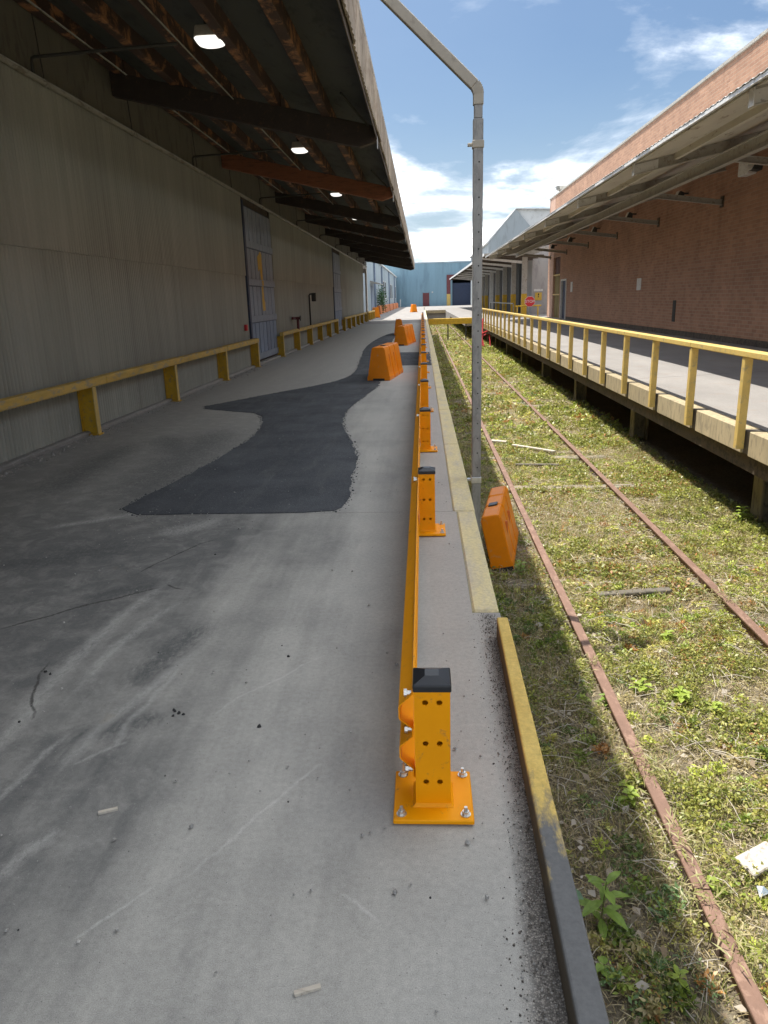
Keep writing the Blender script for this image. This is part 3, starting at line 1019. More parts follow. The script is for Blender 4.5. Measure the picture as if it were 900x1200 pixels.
cd.smooth = True
cd.tube([(-2.70, -2, 4.46), (-2.70, 62, 4.46)], 0.009, 8)
tag(obj('conduit', cd, M['pipe_grey']), 'thin conduit feeding the row of canopy lamps', 'conduit')

# canopy lamps
LAMPW = ['square lit lamp nearest the camera under the rusty canopy', 'second lit canopy lamp, between the black and the reddish beam', 'third lit canopy lamp, just past the reddish beam',
         'fourth lit canopy lamp from the camera', 'fifth lit canopy lamp from the camera', 'sixth lit canopy lamp from the camera', 'seventh lit canopy lamp, small and far', 'eighth lit canopy lamp near the end of the canopy']


def lamp(y, label):
    zb = 4.33
    t = thing('canopy_light', label, 'lamp', (-2.27, y, zb), 'lamps under the left canopy')
    g = MB()
    g.hexa([(-0.145, -0.145, 0.045), (0.145, -0.145, 0.045), (0.145, 0.145, 0.045), (-0.145, 0.145, 0.045)], [(-0.125, -0.125, 0.16), (0.125, -0.125, 0.16), (0.125, 0.125, 0.16), (-0.125, 0.125, 0.16)])
    obj('housing', g, M['beige_metal'], t, local=True, bevel=0.008)
    g = MB()
    g.box(-0.045, 0.045, -0.045, 0.045, 0.161, 0.27)
    obj('mount', g, M['pipe_dark'], t, local=True)
    g = MB()
    n = 20
    g.smooth = True
    rings = []
    for rr, z, sq in ((0.152, 0.044, 6.0), (0.151, 0.030, 5.5), (0.138, 0.010, 4.0), (0.100, -0.010, 2.8), (0.045, -0.018, 2.0)):
        rg = []
        for k in range(n):
            th = 2 * math.pi * k / n
            c_, s_ = math.cos(th), math.sin(th)
            q = (abs(c_) ** sq + abs(s_) ** sq) ** (-1 / sq)
            rg.append((rr * q * c_, rr * q * s_, z))
        rings.append(rg)
    fs = [tuple(range(n)), tuple(4 * n + n - 1 - k for k in range(n))]
    for a in range(4):
        for b in range(n):
            fs.append((a * n + (b + 1) % n, a * n + b, a * n + n + b, a * n + n + (b + 1) % n))
    g.add([p for r in rings for p in r], fs)
    obj('lens', g, M['lamp_glow'], t, local=True)
    return t


for k in range(8):
    lamp(9.05 + 6.15 * k, LAMPW[k])

# yellow wall railings
def wall_railing(ys, label, y_from=None, y_to=None):
    t = thing('wall_railing', label, 'railing', (-4.3, ys[0], 0), 'yellow railings along the corrugated wall')
    xo = -4.27
    for y in ys:
        g = MB()
        g.box(xo - 0.20, xo - 0.012, y - 0.006, y + 0.006, 0.015, 0.62)
        g.box(xo - 0.212, xo - 0.20, y - 0.05, y + 0.05, 0.015, 0.62)
        obj('post', g, M['yellow_shade'], t)
        g = MB()
        g.box(xo - 0.012, xo, y - 0.05, y + 0.05, 0.015, 0.62)
        obj('post_flange', g, M['yellow_rail'], t)
        g = MB()
        g.box(xo - 0.22, xo + 0.02, y - 0.075, y + 0.075, 0.0, 0.014)
        obj('base_plate', g, M['yellow_shade'], t)
    a = ys[0] - 0.06 if y_from is None else y_from
    b = ys[-1] + 0.06 if y_to is None else y_to
    n = max(1, int((b - a) / 3.1 + 0.5))
    for k in range(n):
        g = MB()
        j = random.uniform(-0.004, 0.004)
        g.box(xo - 0.115, xo + 0.012 + j, a + (b - a) * k / n + 0.003, a + (b - a) * (k + 1) / n - 0.003, 0.622, 0.735 + j)
        obj('top_rail', g, M['yellow_timber'], t, bevel=0.018, seg=2)


wall_railing([3.0, 6.2, 9.45, 12.76, 16.2, 19.45], 'nearest yellow railing on the left wall, ending at the slate blue door', 0.2)
wall_railing([23.1, 26.2, 29.25, 32.25, 35.4, 38.5], 'middle yellow railing on the left wall, between the two blue doors')
wall_railing([42.1, 45.3, 48.3, 51.7, 55.0, 58.6], 'farther yellow railing on the left wall, past the second blue door')
wall_railing([60.3, 62.8, 65.4, 68.3], 'short last yellow railing beside the white door post')

# hydrant valve and standpipe on the wall
t = thing('wall_valve', 'rusty red pipe valve with tee sticking out of the corrugated wall', 'valve', (WX, 26.0, 1.05))
g = MB()
g.tube([(WX + 0.02, 26.0, 1.08), (WX + 0.30, 26.0, 1.08)], 0.045, 8)
g.tube([(WX + 0.22, 26.0, 1.08), (WX + 0.22, 26.0, 0.70)], 0.045, 8)
g.tube([(WX + 0.12, 25.55, 1.08), (WX + 0.12, 26.3, 1.08)], 0.04, 8)
obj('body', g, M['maroon'], t)
g = MB()
g.disc_solid((WX + 0.30, 26.0, 1.08), 'x', 0.09, 0.02, 10)
obj('handwheel', g, M['pipe_dark'], t)
t = thing('standpipe', 'thin black standpipe with a hooked head on the corrugated wall', 'pipe', (WX + 0.08, 29.9, 0))
g = MB()
g.tube([(WX + 0.08, 29.9, 0.0), (WX + 0.08, 29.9, 1.85), (WX + 0.12, 29.9, 1.9), (WX + 0.26, 29.9, 1.9)], 0.03, 8)
obj('pipe', g, M['pipe_dark'], t)
g = MB()
g.box(WX + 0.18, WX + 0.34, 29.82, 29.98, 1.62, 1.94)
obj('head', g, M['pipe_dark'], t, bevel=0.01)
g = MB()
g.box(WX + 0.02, WX + 0.09, 18.9, 19.05, 0.95, 1.1)
tag(obj('call_box', g, M['sign_red'], bevel=0.01), 'small red call box on the wall left of the slate blue door', 'box')

# ------------------------------------------------------------------ orange guard rail
gr = thing('guard_rail', 'orange steel guard rail with black capped posts along the left dock edge', 'guard rail', (0.013, 2.095, 0))
PW = 0.056
POSTH = 0.452


def holed_plate(g, y, holes, r=0.0095):
    """front face of the tube at local y, with round bolt holes cut in it"""
    n = 12
    cols = [-PW, -0.025, 0.025, PW]
    zs = sorted(set(z for _, z in holes))
    c = 0.02
    # horizontal bands between hole rows
    edges = [0.0]
    for z in zs:
        edges += [z - c, z + c]
    edges.append(POSTH)
    for a in range(0, len(edges), 2):
        z0, z1 = edges[a], edges[a + 1]
        g.add([(-PW, y, z0), (PW, y, z0), (PW, y, z1), (-PW, y, z1)], [(0, 1, 2, 3)])
    for z in zs:
        xs = [-PW, -0.022 - c, -0.022 + c, 0.022 - c, 0.022 + c, PW]
        for a in (0, 2, 4):
            g.add([(xs[a], y, z - c), (xs[a + 1], y, z - c), (xs[a + 1], y, z + c), (xs[a], y, z + c)], [(0, 1, 2, 3)])
        for hx in (-0.022, 0.022):
            o, q, d = [], [], []
            for j in range(n):
                th = 2 * math.pi * j / n + math.pi / 4
                cx, cz = math.cos(th), math.sin(th)
                k = c / max(abs(cx), abs(cz))
                o.append((hx + cx * k, y, z + cz * k))
                q.append((hx + cx * r, y, z + cz * r))
                d.append((hx + cx * r, y + 0.006, z + cz * r))
            g.add(o + q + d, [(j, (j + 1) % n, n + (j + 1) % n, n + j) for j in range(n)] + [(n + j, n + (j + 1) % n, 2 * n + (j + 1) % n, 2 * n + j) for j in range(n)])


def post_mesh():
    g = MB()
    H = [(-0.022, 0.11), (0.022, 0.11), (-0.022, 0.25), (0.022, 0.25), (-0.022, 0.395), (0.022, 0.395)]
    holed_plate(g, -PW, H)
    g.add([(PW, -PW, 0), (PW, PW, 0), (PW, PW, POSTH), (PW, -PW, POSTH)], [(0, 1, 2, 3)])
    g.add([(-PW, PW, 0), (-PW, -PW, 0), (-PW, -PW, POSTH), (-PW, PW, POSTH)], [(0, 1, 2, 3)])
    g.add([(PW, PW, 0), (-PW, PW, 0), (-PW, PW, POSTH), (PW, PW, POSTH)], [(0, 1, 2, 3)])
    i_ = PW - 0.006
    g.add([(-i_, -i_ + 0.03, 0.002), (i_, -i_ + 0.03, 0.002), (i_, -i_ + 0.03, POSTH), (-i_, -i_ + 0.03, POSTH)], [(0, 1, 2, 3)])
    return g


NP = 23
SP = 2.945
protos = None
for k in range(NP):
    lp = (0, k * SP, 0)
    if k == 0:
        p = obj('post', post_mesh(), M['orange_steel'], gr, local=True, loc=lp)
        parts = []
        g = MB()
        e = PW + 0.004
        lo = [(-e, -e, POSTH - 0.020), (e, -e, POSTH - 0.020), (e, e, POSTH - 0.020), (-e, e, POSTH - 0.020)]
        md = [(-e, -e, POSTH + 0.003), (e, -e, POSTH + 0.003), (e, e, POSTH + 0.003), (-e, e, POSTH + 0.003)]
        tp = [(-0.022, -0.022, POSTH + 0.019), (0.022, -0.022, POSTH + 0.019), (0.022, 0.022, POSTH + 0.019), (-0.022, 0.022, POSTH + 0.019)]
        g.add(lo + md + tp, [(3, 2, 1, 0), (0, 1, 5, 4), (1, 2, 6, 5), (2, 3, 7, 6), (3, 0, 4, 7), (4, 5, 9, 8), (5, 6, 10, 9), (6, 7, 11, 10), (7, 4, 8, 11), (8, 9, 10, 11)])
        parts.append(obj('cap', g, M['black_plastic'], p, local=True, bevel=0.004, seg=2))
        g = MB()
        g.box(-0.128, 0.128, -0.128, 0.128, 0.005, 0.021)
        parts.append(obj('base_plate', g, M['orange_steel'], p, local=True, bevel=0.003))
        g = MB()
        e = PW + 0.006
        g.hexa([(-e - 0.004, -e - 0.004, 0.0215), (e + 0.004, -e - 0.004, 0.0215), (e + 0.004, e + 0.004, 0.0215), (-e - 0.004, e + 0.004, 0.0215)], [(-PW - 0.001, -PW - 0.001, 0.031), (PW + 0.001, -PW - 0.001, 0.031), (PW + 0.001, PW + 0.001, 0.031), (-PW - 0.001, PW + 0.001, 0.031)])
        parts.append(obj('weld', g, M['orange_steel'], p, local=True))
        for sx in (-0.102, 0.102):
            for sy in (-0.098, 0.104):
                g = MB()
                g.disc_solid((sx, sy, 0.0212), 'z', 0.0165, 0.003, 14)
                g.disc_solid((sx, sy, 0.0242), 'z', 0.0115, 0.011, 6)
                g.disc_solid((sx, sy, 0.0352), 'z', 0.0065, 0.014 if not (sx < 0 and sy > 0) else 0.034, 10, 0.0055)
                parts.append(obj('anchor_bolt', g, M['zinc'], p, local=True))
    else:
        c = clone(p, lp, gr)
        for q in parts:
            clone(q, parent=c)
prof = [(0.000, 0.415), (0.004, 0.405), (0.004, 0.392), (0.044, 0.352), (0.047, 0.344), (0.047, 0.308), (0.044, 0.300), (0.005, 0.268), (0.005, 0.240), (0.044, 0.205), (0.047, 0.197), (0.047, 0.163), (0.044, 0.155), (0.004, 0.118), (0.004, 0.095), (0.0, 0.085)]
outer = [(-PW - 0.001 - a - 0.0045, z) for a, z in prof]
inner = [(-PW - 0.001 - a, z) for a, z in prof]
g = MB()
n = len(prof)
ln = SP - 0.006
vs = []
for pl in (outer, inner):
    for yv in (0, ln):
        vs += [(x, yv, z) for x, z in pl]
fs = []
for a in range(n - 1):
    fs.append((a, a + 1, n + a + 1, n + a))
    fs.append((2 * n + a + 1, 2 * n + a, 3 * n + a, 3 * n + a + 1))
    fs.append((a + 1, a, 2 * n + a, 2 * n + a + 1))
    fs.append((n + a, n + a + 1, 3 * n + a + 1, 3 * n + a))
fs.append((0, n, 3 * n, 2 * n))
fs.append((n - 1, 3 * n - 1, 4 * n - 1, 2 * n - 1))
g.add(vs, fs)
rail0 = obj('rail_panel', g, M['orange_steel'], gr, local=True)
bolts = []
for z in (0.385, 0.254, 0.106):
    for yv in (0.012, ln - 0.03):
        g = MB()
        g.disc_solid((-PW - 0.028, yv + 0.01, z), 'x', 0.008, 0.02, 6)
        g.disc_solid((-PW - 0.034, yv + 0.01, z), 'x', 0.0135, 0.010, 6)
        bolts.append(obj('bolt', g, M['zinc'], rail0, local=True))
for k in range(NP - 1):
    if k == 0:
        rail0.location = (0, 0.0, 0)
    else:
        c = clone(rail0, (random.uniform(-0.002, 0.002), k * SP, 0), gr)
        for q in bolts:
            clone(q, parent=c)

# timber kerb
g = MB()
g.hexa([(0.297, 0.4, 0.0), (0.377, 0.4, 0.0), (0.394, 3.33, 0.0), (0.339, 3.33, 0.0)], [(0.300, 0.4, 0.096), (0.375, 0.4, 0.096), (0.393, 3.335, 0.1), (0.341, 3.335, 0.1)])
tag(obj('timber_kerb', g, M['kerb'], bevel=0.006, seg=2), 'yellow painted timber kerb on the dock edge, rubbed grey at the near end', 'kerb')

# ------------------------------------------------------------------ orange barriers
def barrier(loc, rz, label, L=1.25, h=0.66, wb=0.46, wt=0.24, mat='orange_plastic', slots=True, plug=True):
    t = thing('traffic_barrier', label, 'barrier', loc, 'orange water filled barriers', rz)
    nseg = 3
    ribs = []
    # plan: length along y, with pinched grooves between ribs
    stations = []
    for k in range(nseg):
        a0, a1 = L * k / nseg, L * (k + 1) / nseg
        gap = 0.045
        first_, last_ = k == 0, k == nseg - 1
        stations += [(a0 + (0 if first_ else gap), 1.0), (a1 - (0 if last_ else gap), 1.0)]
        if not last_:
            stations += [(a1 - gap * 0.55, 0.86), (a1 + gap * 0.55, 0.86)]
    vs, fs = [], []
    for (y, s) in stations:
        sec = [(-wb / 2, 0.0), (wb / 2, 0.0), (wb / 2, 0.07), (wb / 2 * 0.93, 0.11)]
        sec += [(wt / 2 + 0.02, h - 0.05), (wt / 2, h - 0.01), (wt / 2 - 0.02, h), (-wt / 2 + 0.02, h), (-wt / 2, h - 0.01), (-wt / 2 - 0.02, h - 0.05), (-wb / 2 * 0.93, 0.11), (-wb / 2, 0.07)]
        out = []
        for x, z in sec:
            if s < 1 and 0.05 < z < h - 0.03:
                out.append((x * s, y, z))
            elif s < 1 and z >= h - 0.03:
                out.append((x * 0.95, y, z - 0.012))
            else:
                out.append((x, y, z))
        vs += out
    m_ = 12
    for a in range(len(stations) - 1):
        for b in range(m_):
            fs.append((a * m_ + b, a * m_ + (b + 1) % m_, (a + 1) * m_ + (b + 1) % m_, (a + 1) * m_ + b))
    fs.append(tuple(range(m_ - 1, -1, -1)))
    fs.append(tuple((len(stations) - 1) * m_ + j for j in range(m_)))
    g = MB()
    g.add(vs, fs)
    g.f = [tuple(reversed(f)) for f in g.f]
    b = obj('body', g, M[mat], t, local=True, bevel=0.014, seg=2)
    g = MB()
    g.box(-0.12, 0.12, -0.006, 0.02, 0.0, 0.045)
    obj('fork_slot', g, M['char'], t, local=True)
    if plug:
        g = MB()
        g.box(-0.05, 0.05, L * 0.30, L * 0.30 + 0.12, h - 0.004, h + 0.014)
        obj('plug', g, M['black_plastic'], t, local=True, bevel=0.006)
    if slots:
        for sx in (1, -1):
            for k in (0, 1):
                yv = L * (0.2 + 0.33 * k)
                x0, z0, x1, z1 = wb / 2 * 0.93 - 0.03, 0.22, wt / 2 + 0.035, h - 0.16
                g = MB()
                g.hexa([(sx * (x0 - 0.015), yv - 0.012, z0), (sx * (x0 + 0.012), yv - 0.012, z0), (sx * (x0 + 0.012), yv + 0.012, z0), (sx * (x0 - 0.015), yv + 0.012, z0)],
                       [(sx * (x1 - 0.015), yv - 0.012, z1), (sx * (x1 + 0.012), yv - 0.012, z1), (sx * (x1 + 0.012), yv + 0.012, z1), (sx * (x1 - 0.015), yv + 0.012, z1)])
                if sx < 0:
                    g.f = [tuple(reversed(f)) for f in g.f]
                obj('rib_strip', g, M['orange_dull'], t, local=True)
    return t


tb = barrier((0.83, 7.58, BED + 0.025), -0.165, 'orange barrier down on the track bed leaning towards the dock beside the grey downpipe', 1.28, 0.645, 0.25, 0.185)
tb.rotation_euler = (0, -0.225, -0.165)
barrier((-0.92, 15.35, 0), -0.13, 'nearest orange barrier standing on the dock beside the asphalt patch', 1.75, 0.67, 0.48)
barrier((-0.80, 27.1, 0), -0.12, 'orange barrier behind the nearest one, in the middle of the dock', 2.3, 0.68, 0.52)
barrier((-1.10, 35.2, 0), 0.04, 'orange barrier partly hidden behind the middle one on the dock', 1.5, 0.70)
barrier((-1.0, 96, 0), 0.2, 'distant lone orange barrier near the far end of the dock', 1.2, 0.95, 0.75, 0.4)
barrier((-4.25, 71.5, 0), 0.3, 'bright orange barrier at the end of the yellow wall railings', 1.2, 0.95, 0.62, 0.25)
for k in range(5):
    barrier((-5.05, 88 + k * 13.5, 0), 0.0, ['nearest orange barrier in the row along the pale blue building', 'second orange barrier along the pale blue building', 'third orange barrier along the pale blue building', 'fourth orange barrier along the pale blue building', 'last orange barrier along the pale blue building'][k], 11.5, 0.95, 0.5, 0.3, 'orange_dull', False, False)

# ------------------------------------------------------------------ downpipe on the dock edge
dp = thing('downpipe', 'tall grey downpipe with an angled arm rising to the left canopy', 'downpipe', (0.47, 6.68, BED))
DX, DY = 0.472, 6.68
g = MB()
# perforated square post: a sleeve with punched holes facing the dock
hw = 0.041
z0, z1 = BED - 0.05, 2.99
g.box(DX - hw, DX + hw, DY - hw + 0.002, DY + hw, z0, z1)
obj('post', g, M['galv'], dp, bevel=0.006)
g = MB()
nh = int((z1 - 0.1) / 0.135)
for k in range(nh):
    z = 0.1 + k * 0.135
    g.disc_solid((DX + 0.008, DY - hw + 0.0005, z), 'y', 0.0065, 0.003, 10)
h_ = obj('punched_holes', g, M['char'], dp)
g = MB()
g.box(DX - 0.034, DX + 0.034, DY - 0.034, DY + 0.034, 2.991, 3.09)
obj('pipe_stub', g, M['galv'], dp, bevel=0.005)
g = MB()
el = [(DX, DY, 3.091), (DX, DY, 3.17)]
ang = math.radians(47)
R_ = 0.09
for k in range(1, 7):
    a = ang * k / 6
    el.append((DX - R_ * (1 - math.cos(a)), DY, 3.17 + R_ * math.sin(a)))
g.tube(el, (0.041, 0.036), square=True, up=(0, 1, 0))
obj('elbow', g, M['beige_metal'], dp, bevel=0.004)
for k in range(1, 7):
    g = MB()
    a = ang * (k - 0.5) / 6
    c_ = Vector((DX - R_ * (1 - math.cos(a)), DY, 3.17 + R_ * math.sin(a)))
    d_ = Vector((-math.sin(a), 0, math.cos(a)))
    g.tube([c_ - d_ * 0.003, c_ + d_ * 0.003], (0.0425, 0.0375), square=True, up=(0, 1, 0))
    obj('crimp', g, M['beige_metal'], dp)
g = MB()
e0 = Vector(el[-1])
d_ = Vector((-math.sin(ang), 0, math.cos(ang)))
g.tube([e0 + d_ * 0.001, Vector((-0.57, DY, e0.z + (e0.x + 0.57) / math.tan(ang)))], (0.041, 0.036), square=True, up=(0, 1, 0))
obj('arm', g, M['beige_metal'], dp, bevel=0.005)
for z in (2.80, -0.02):
    g = MB()
    g.box(DX - 0.047, DX + 0.047, DY - 0.047, DY + 0.047, z - 0.028, z + 0.028)
    g.box(DX - 0.085, DX - 0.047, DY - 0.02, DY + 0.02, z - 0.012, z + 0.012)
    obj('strap', g, M['beige_metal'] if z > 0 else M['zinc'], dp, bevel=0.004)

# ------------------------------------------------------------------ railway
RX = (1.315, 2.81)
RT = -1.185
rw = thing('railway_track', 'single rusty railway track half buried in weeds between the two docks', 'railway', (2.06, 3, BED))
rail_prof = [(-0.037, 0.0), (0.037, 0.0), (0.039, -0.012), (0.032, -0.034), (0.010, -0.042), (0.009, -0.125), (0.060, -0.140), (0.060, -0.15), (-0.060, -0.15), (-0.060, -0.140), (-0.009, -0.125), (-0.010, -0.042), (-0.032, -0.034), (-0.039, -0.012)]
for r, x in enumerate(RX):
    yv = -6
    while yv < 84:
        g = MB()
        pl = [(x + a, RT + b) for a, b in rail_prof][::-1]
        y1 = min(84, yv + 9.0)
        g.prism(pl, 'y', yv + 0.004, y1 - 0.004)
        obj('rail', g, M['rail_steel'], rw, bevel=0.003)
        for s in (-1, 1):
            g = MB()
            g.box(x + s * 0.012, x + s * 0.028, y1 - 0.3, y1 + 0.3, RT - 0.115, RT - 0.05)
            obj('joint_bar', g, M['rail_web'], rw, bevel=0.004)
        yv += 9.0
yv = 2.2
sl0 = None
sk = 0
while yv < 84:
    if sl0 is None:
        g = MB()
        nx = 8
        top, bot = [], []
        g.box(-1.22, 1.22, -0.11, 0.11, -0.16, 0.0)
        sl0 = obj('sleeper', g, M['sleeper'], rw, local=True, bevel=0.02)
        o = sl0
    else:
        o = clone(sl0, parent=rw)
    up = random.uniform(-0.03, 0.035)
    if yv < 7:
        up = -0.06
    if 9.6 < yv < 26 and random.random() < 0.45:
        up = random.uniform(0.035, 0.062)
    o.location = (random.uniform(-0.06, 0.06), yv - 3, up - 0.005)
    o.rotation_euler = (random.uniform(-0.01, 0.01), random.uniform(-0.008, 0.008), random.uniform(-0.03, 0.03))
    yv += 0.56
    sk += 1

# ------------------------------------------------------------------ right platform
PX = 3.80
pf = thing('loading_platform', 'sunlit concrete loading platform on piers to the right of the track', 'platform', (PX, 10, BED))
yv = -4.0
k = 0
while yv < 53.9:
    y1 = min(54.0, yv + 4.64)
    dz = random.uniform(-0.004, 0.004)
    g = MB()
    g.prism([(PX + 0.19, -0.22), (9.2, -0.05), (9.2, 0.18 + dz), (PX + 0.19, 0.0 + dz)], 'y', yv + 0.006, y1 - 0.006)
    obj('deck_slab', g, M['platform'], pf, bevel=0.006)
    yv = y1
g = MB()
g.prism([(3.0, -0.35), (9.2, -0.25), (9.2, 0.05), (3.0, 0.0)], 'y', 54.002, 84)
g.box(3.0, 14, 84.001, 166, BED - 0.2, 0.0)
g.box(0.39, 2.999, 100.0, 166, BED - 0.2, 0.0)
g.box(9.2, 14, 54.002, 84, -0.25, 0.05)
obj('far_deck', g, M['platform'], pf)
g = MB()
g.box(9.21, 60, -4, 54, BED - 0.2, 0.16)
g.box(14.01, 60, 54.01, 166, BED - 0.2, 0.04)
tag(obj('yard', g, M['platform']), kind='structure')
rp = [8.86 + 1.742 * k for k in range(-3, 26)]
for k, y in enumerate(rp):
    g = MB()
    o_ = random.uniform(-0.006, 0.006)
    g.box(PX - 0.02 + o_, PX + 0.185, y - 1.742 + 0.05, y - 0.16, -0.285, 0.004)
    obj('edge_block', g, M['edge_block'], pf, bevel=0.008)
    g = MB()
    g.box(PX + 0.0, PX + 0.184, y - 0.156, y + 0.046, -0.28, -0.002)
    obj('edge_spacer', g, M['grey_timber'], pf, bevel=0.006)
g = MB()
g.box(PX + 0.06, PX + 0.22, -4, 54, -0.50, -0.288)
obj('edge_girder', g, M['dark_steel'], pf)
g = MB()
g.box(PX + 0.30, 9.2, -4, 54, -0.42, -0.23)
obj('deck_underside', g, M['dark_steel'], pf)
g = MB()
g.smooth = True
g.tube([(PX + 0.26, -4, -0.56), (PX + 0.26, 54, -0.56)], 0.025, 8)
obj('service_pipe', g, M['pipe_grey'], pf)
for k in range(10):
    y = 3.5 + 5.87 * k
    g = MB()
    g.box(4.24, 4.28, y - 0.13, y + 0.13, BED - 0.05, -0.43)
    g.box(4.28, 4.50, y - 0.012, y + 0.012, BED - 0.05, -0.43)
    g.box(4.50, 4.54, y - 0.13, y + 0.13, BED - 0.05, -0.43)
    obj('pier', g, M['pier'], pf, bevel=0.004)
    g = MB()
    g.box(6.6, 6.9, y - 0.15, y + 0.15, BED - 0.05, -0.43)
    obj('pier', g, M['pier'], pf)
g = MB()
g.box(8.7, 8.9, -4, 100, BED - 0.1, -0.43)
obj('back_wall', g, M['dark_steel'], pf)

rl = thing('platform_railing', 'cream yellow railing along the edge of the sunlit right platform', 'railing', (PX, 10, 0))
pr0 = None
for y in rp:
    if pr0 is None:
        g = MB()
        g.box(-0.045, 0.045, -0.045, 0.045, -0.22, 0.845)
        pr0 = obj('post', g, M['yellow_rail'], rl, local=True, bevel=0.004)
        o = pr0
    else:
        o = clone(pr0, parent=rl)
    o.location = (-0.068, y - 10, random.uniform(-0.01, 0.01))
    o.rotation_euler = (random.uniform(-0.006, 0.006), random.uniform(-0.006, 0.006), 0)
for k in range(0, len(rp) - 1, 2):
    g = MB()
    y0, y1 = rp[k], rp[min(k + 2, len(rp) - 1)]
    if k == 0:
        y0 -= 0.1
    g.box(PX - 0.125, PX - 0.005, y0 + 0.002, y1 - 0.002, 0.847, 0.925)
    obj('top_rail', g, M['yellow_rail'], rl, bevel=0.012)

# yellow beam across the track
yb = thing('cross_beam', 'yellow steel beam spanning the track between the two docks', 'beam', (2.0, 53.2, 0))
g = MB()
g.box(0.40, 3.77, 53.05, 53.35, -0.16, 0.24)
obj('beam', g, M['yellow_beam'], yb, bevel=0.02)
for x in (1.75, 3.0):
    g = MB()
    g.box(x - 0.04, x + 0.04, 53.16, 53.24, BED, -0.16)
    obj('leg', g, M['pipe_dark'], yb)
g = MB()
g.box(0.40, 3.0, 99.7, 99.98, -0.25, 0.12)
tag(obj('end_beam', g, M['edge_block']), 'weathered pale timber closing the far end of the track pit', 'beam')

# ------------------------------------------------------------------ brick warehouse on the right
BX = 8.55
bk = thing('brick_warehouse', 'red brick warehouse with a steel canopy over the right platform', 'warehouse', (BX, 25, 0))
g = MB()
g.box(BX, BX + 0.4, -4, 46.3, -0.2, 7.62)
g.box(BX, BX + 0.4, 48.1, 48.6, -0.2, 7.62)
g.box(BX, BX + 0.4, 46.3, 48.1, 2.5, 7.62)
g.box(BX, BX + 0.4, 48.6, 51.1, 3.9, 7.62)
g.box(BX, BX + 20, 52.8, 53.2, -0.2, 7.62)
obj('wall', g, M['brick'], bk)
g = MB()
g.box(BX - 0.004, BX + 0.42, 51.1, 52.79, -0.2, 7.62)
o = obj('sunlit_wall_end', g, M['sunlit_brick'], bk)  # end strip of the brick wall, its sunlight painted as paler brick
g = MB()
g.box(BX - 0.05, BX + 0.45, -4, 53.25, 7.621, 7.70)
obj('parapet_cap', g, M['beam_grey'], bk)
g = MB()
g.box(BX + 0.41, BX + 20, -4, 52.79, 6.6, 6.9)
obj('roof', g, M['canopy_top'], bk)
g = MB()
g.box(BX - 0.012, BX + 0.05, -4, 46.2, 0.16, 0.33)  # dark strip standing in for the shaded deck at the wall foot
o = obj('wall_foot_shade', g, M['grey_brown'], bk)
# blue door
g = MB()
g.box(BX + 0.10, BX + 0.16, 46.42, 48.0, 0.15, 2.4)
o = obj('door', g, M['navy'], bk)
o['label'] = 'dark blue door'
g = MB()
g.box(BX - 0.03, BX + 0.3, 46.3, 46.419, 0.15, 2.49)
g.box(BX - 0.03, BX + 0.3, 48.001, 48.12, 0.15, 2.49)
g.box(BX - 0.028, BX + 0.3, 46.42, 48.0, 2.402, 2.49)
obj('door_frame', g, M['white_paint'], bk)
# tall boarded doorway
for z0, z1, mt in ((0.15, 1.55, 'olive_panel'), (1.65, 2.75, 'olive_panel'), (2.85, 3.88, 'brown_panel')):
    n = 5
    for a in range(n):
        g = MB()
        w = 2.5 / n
        g.box(BX + 0.12 + random.uniform(0, 0.02), BX + 0.18, 48.605 + a * w, 48.60 + (a + 1) * w - 0.02, z0, z1)
        obj('plank', g, M[mt], bk)
for z in (1.56, 2.76):
    g = MB()
    g.box(BX + 0.02, BX + 0.2, 48.605, 51.09, z, z + 0.085)
    obj('crossbar', g, M['yellow_rail'], bk)
# canopy
CX = 4.5


def cz(x):
    return 4.20 + (x - CX) * 0.205


CBY = [-0.2, 5.55, 11.4, 17.25, 23.05, 28.95, 34.85, 40.7, 46.6, 52.3]
for y in CBY:
    g = MB()
    x0, x1 = CX, BX
    # sloping I beam
    for (o0, o1, hw_) in ((0.0, -0.018, 0.075), (-0.018, -0.202, 0.006), (-0.202, -0.22, 0.075)):
        g.hexa([(x0, y - hw_, cz(x0) + o1), (x1, y - hw_, cz(x1) + o1), (x1, y + hw_, cz(x1) + o1), (x0, y + hw_, cz(x0) + o1)],
               [(x0, y - hw_, cz(x0) + o0), (x1, y - hw_, cz(x1) + o0), (x1, y + hw_, cz(x1) + o0), (x0, y + hw_, cz(x0) + o0)])
    b = obj('canopy_beam', g, M['beam_grey'], bk)
    g = MB()
    xk = 6.35
    for (o0, o1, hw_) in ((0.0, -0.012, 0.055), (-0.012, -0.13, 0.005), (-0.13, -0.142, 0.055)):
        za, zb_ = 4.34, 4.05
        g.hexa([(xk, y - hw_, za + o1), (x1, y - hw_, zb_ + o1), (x1, y + hw_, zb_ + o1), (xk, y + hw_, za + o1)],
               [(xk, y - hw_, za + o0), (x1, y - hw_, zb_ + o0), (x1, y + hw_, zb_ + o0), (xk, y + hw_, za + o0)])
    obj('brace', g, M['beam_grey'], bk)
    g = MB()
    g.box(BX - 0.02, BX, y - 0.12, y + 0.12, 3.85, 4.15)
    obj('wall_plate', g, M['dark_steel'], bk)
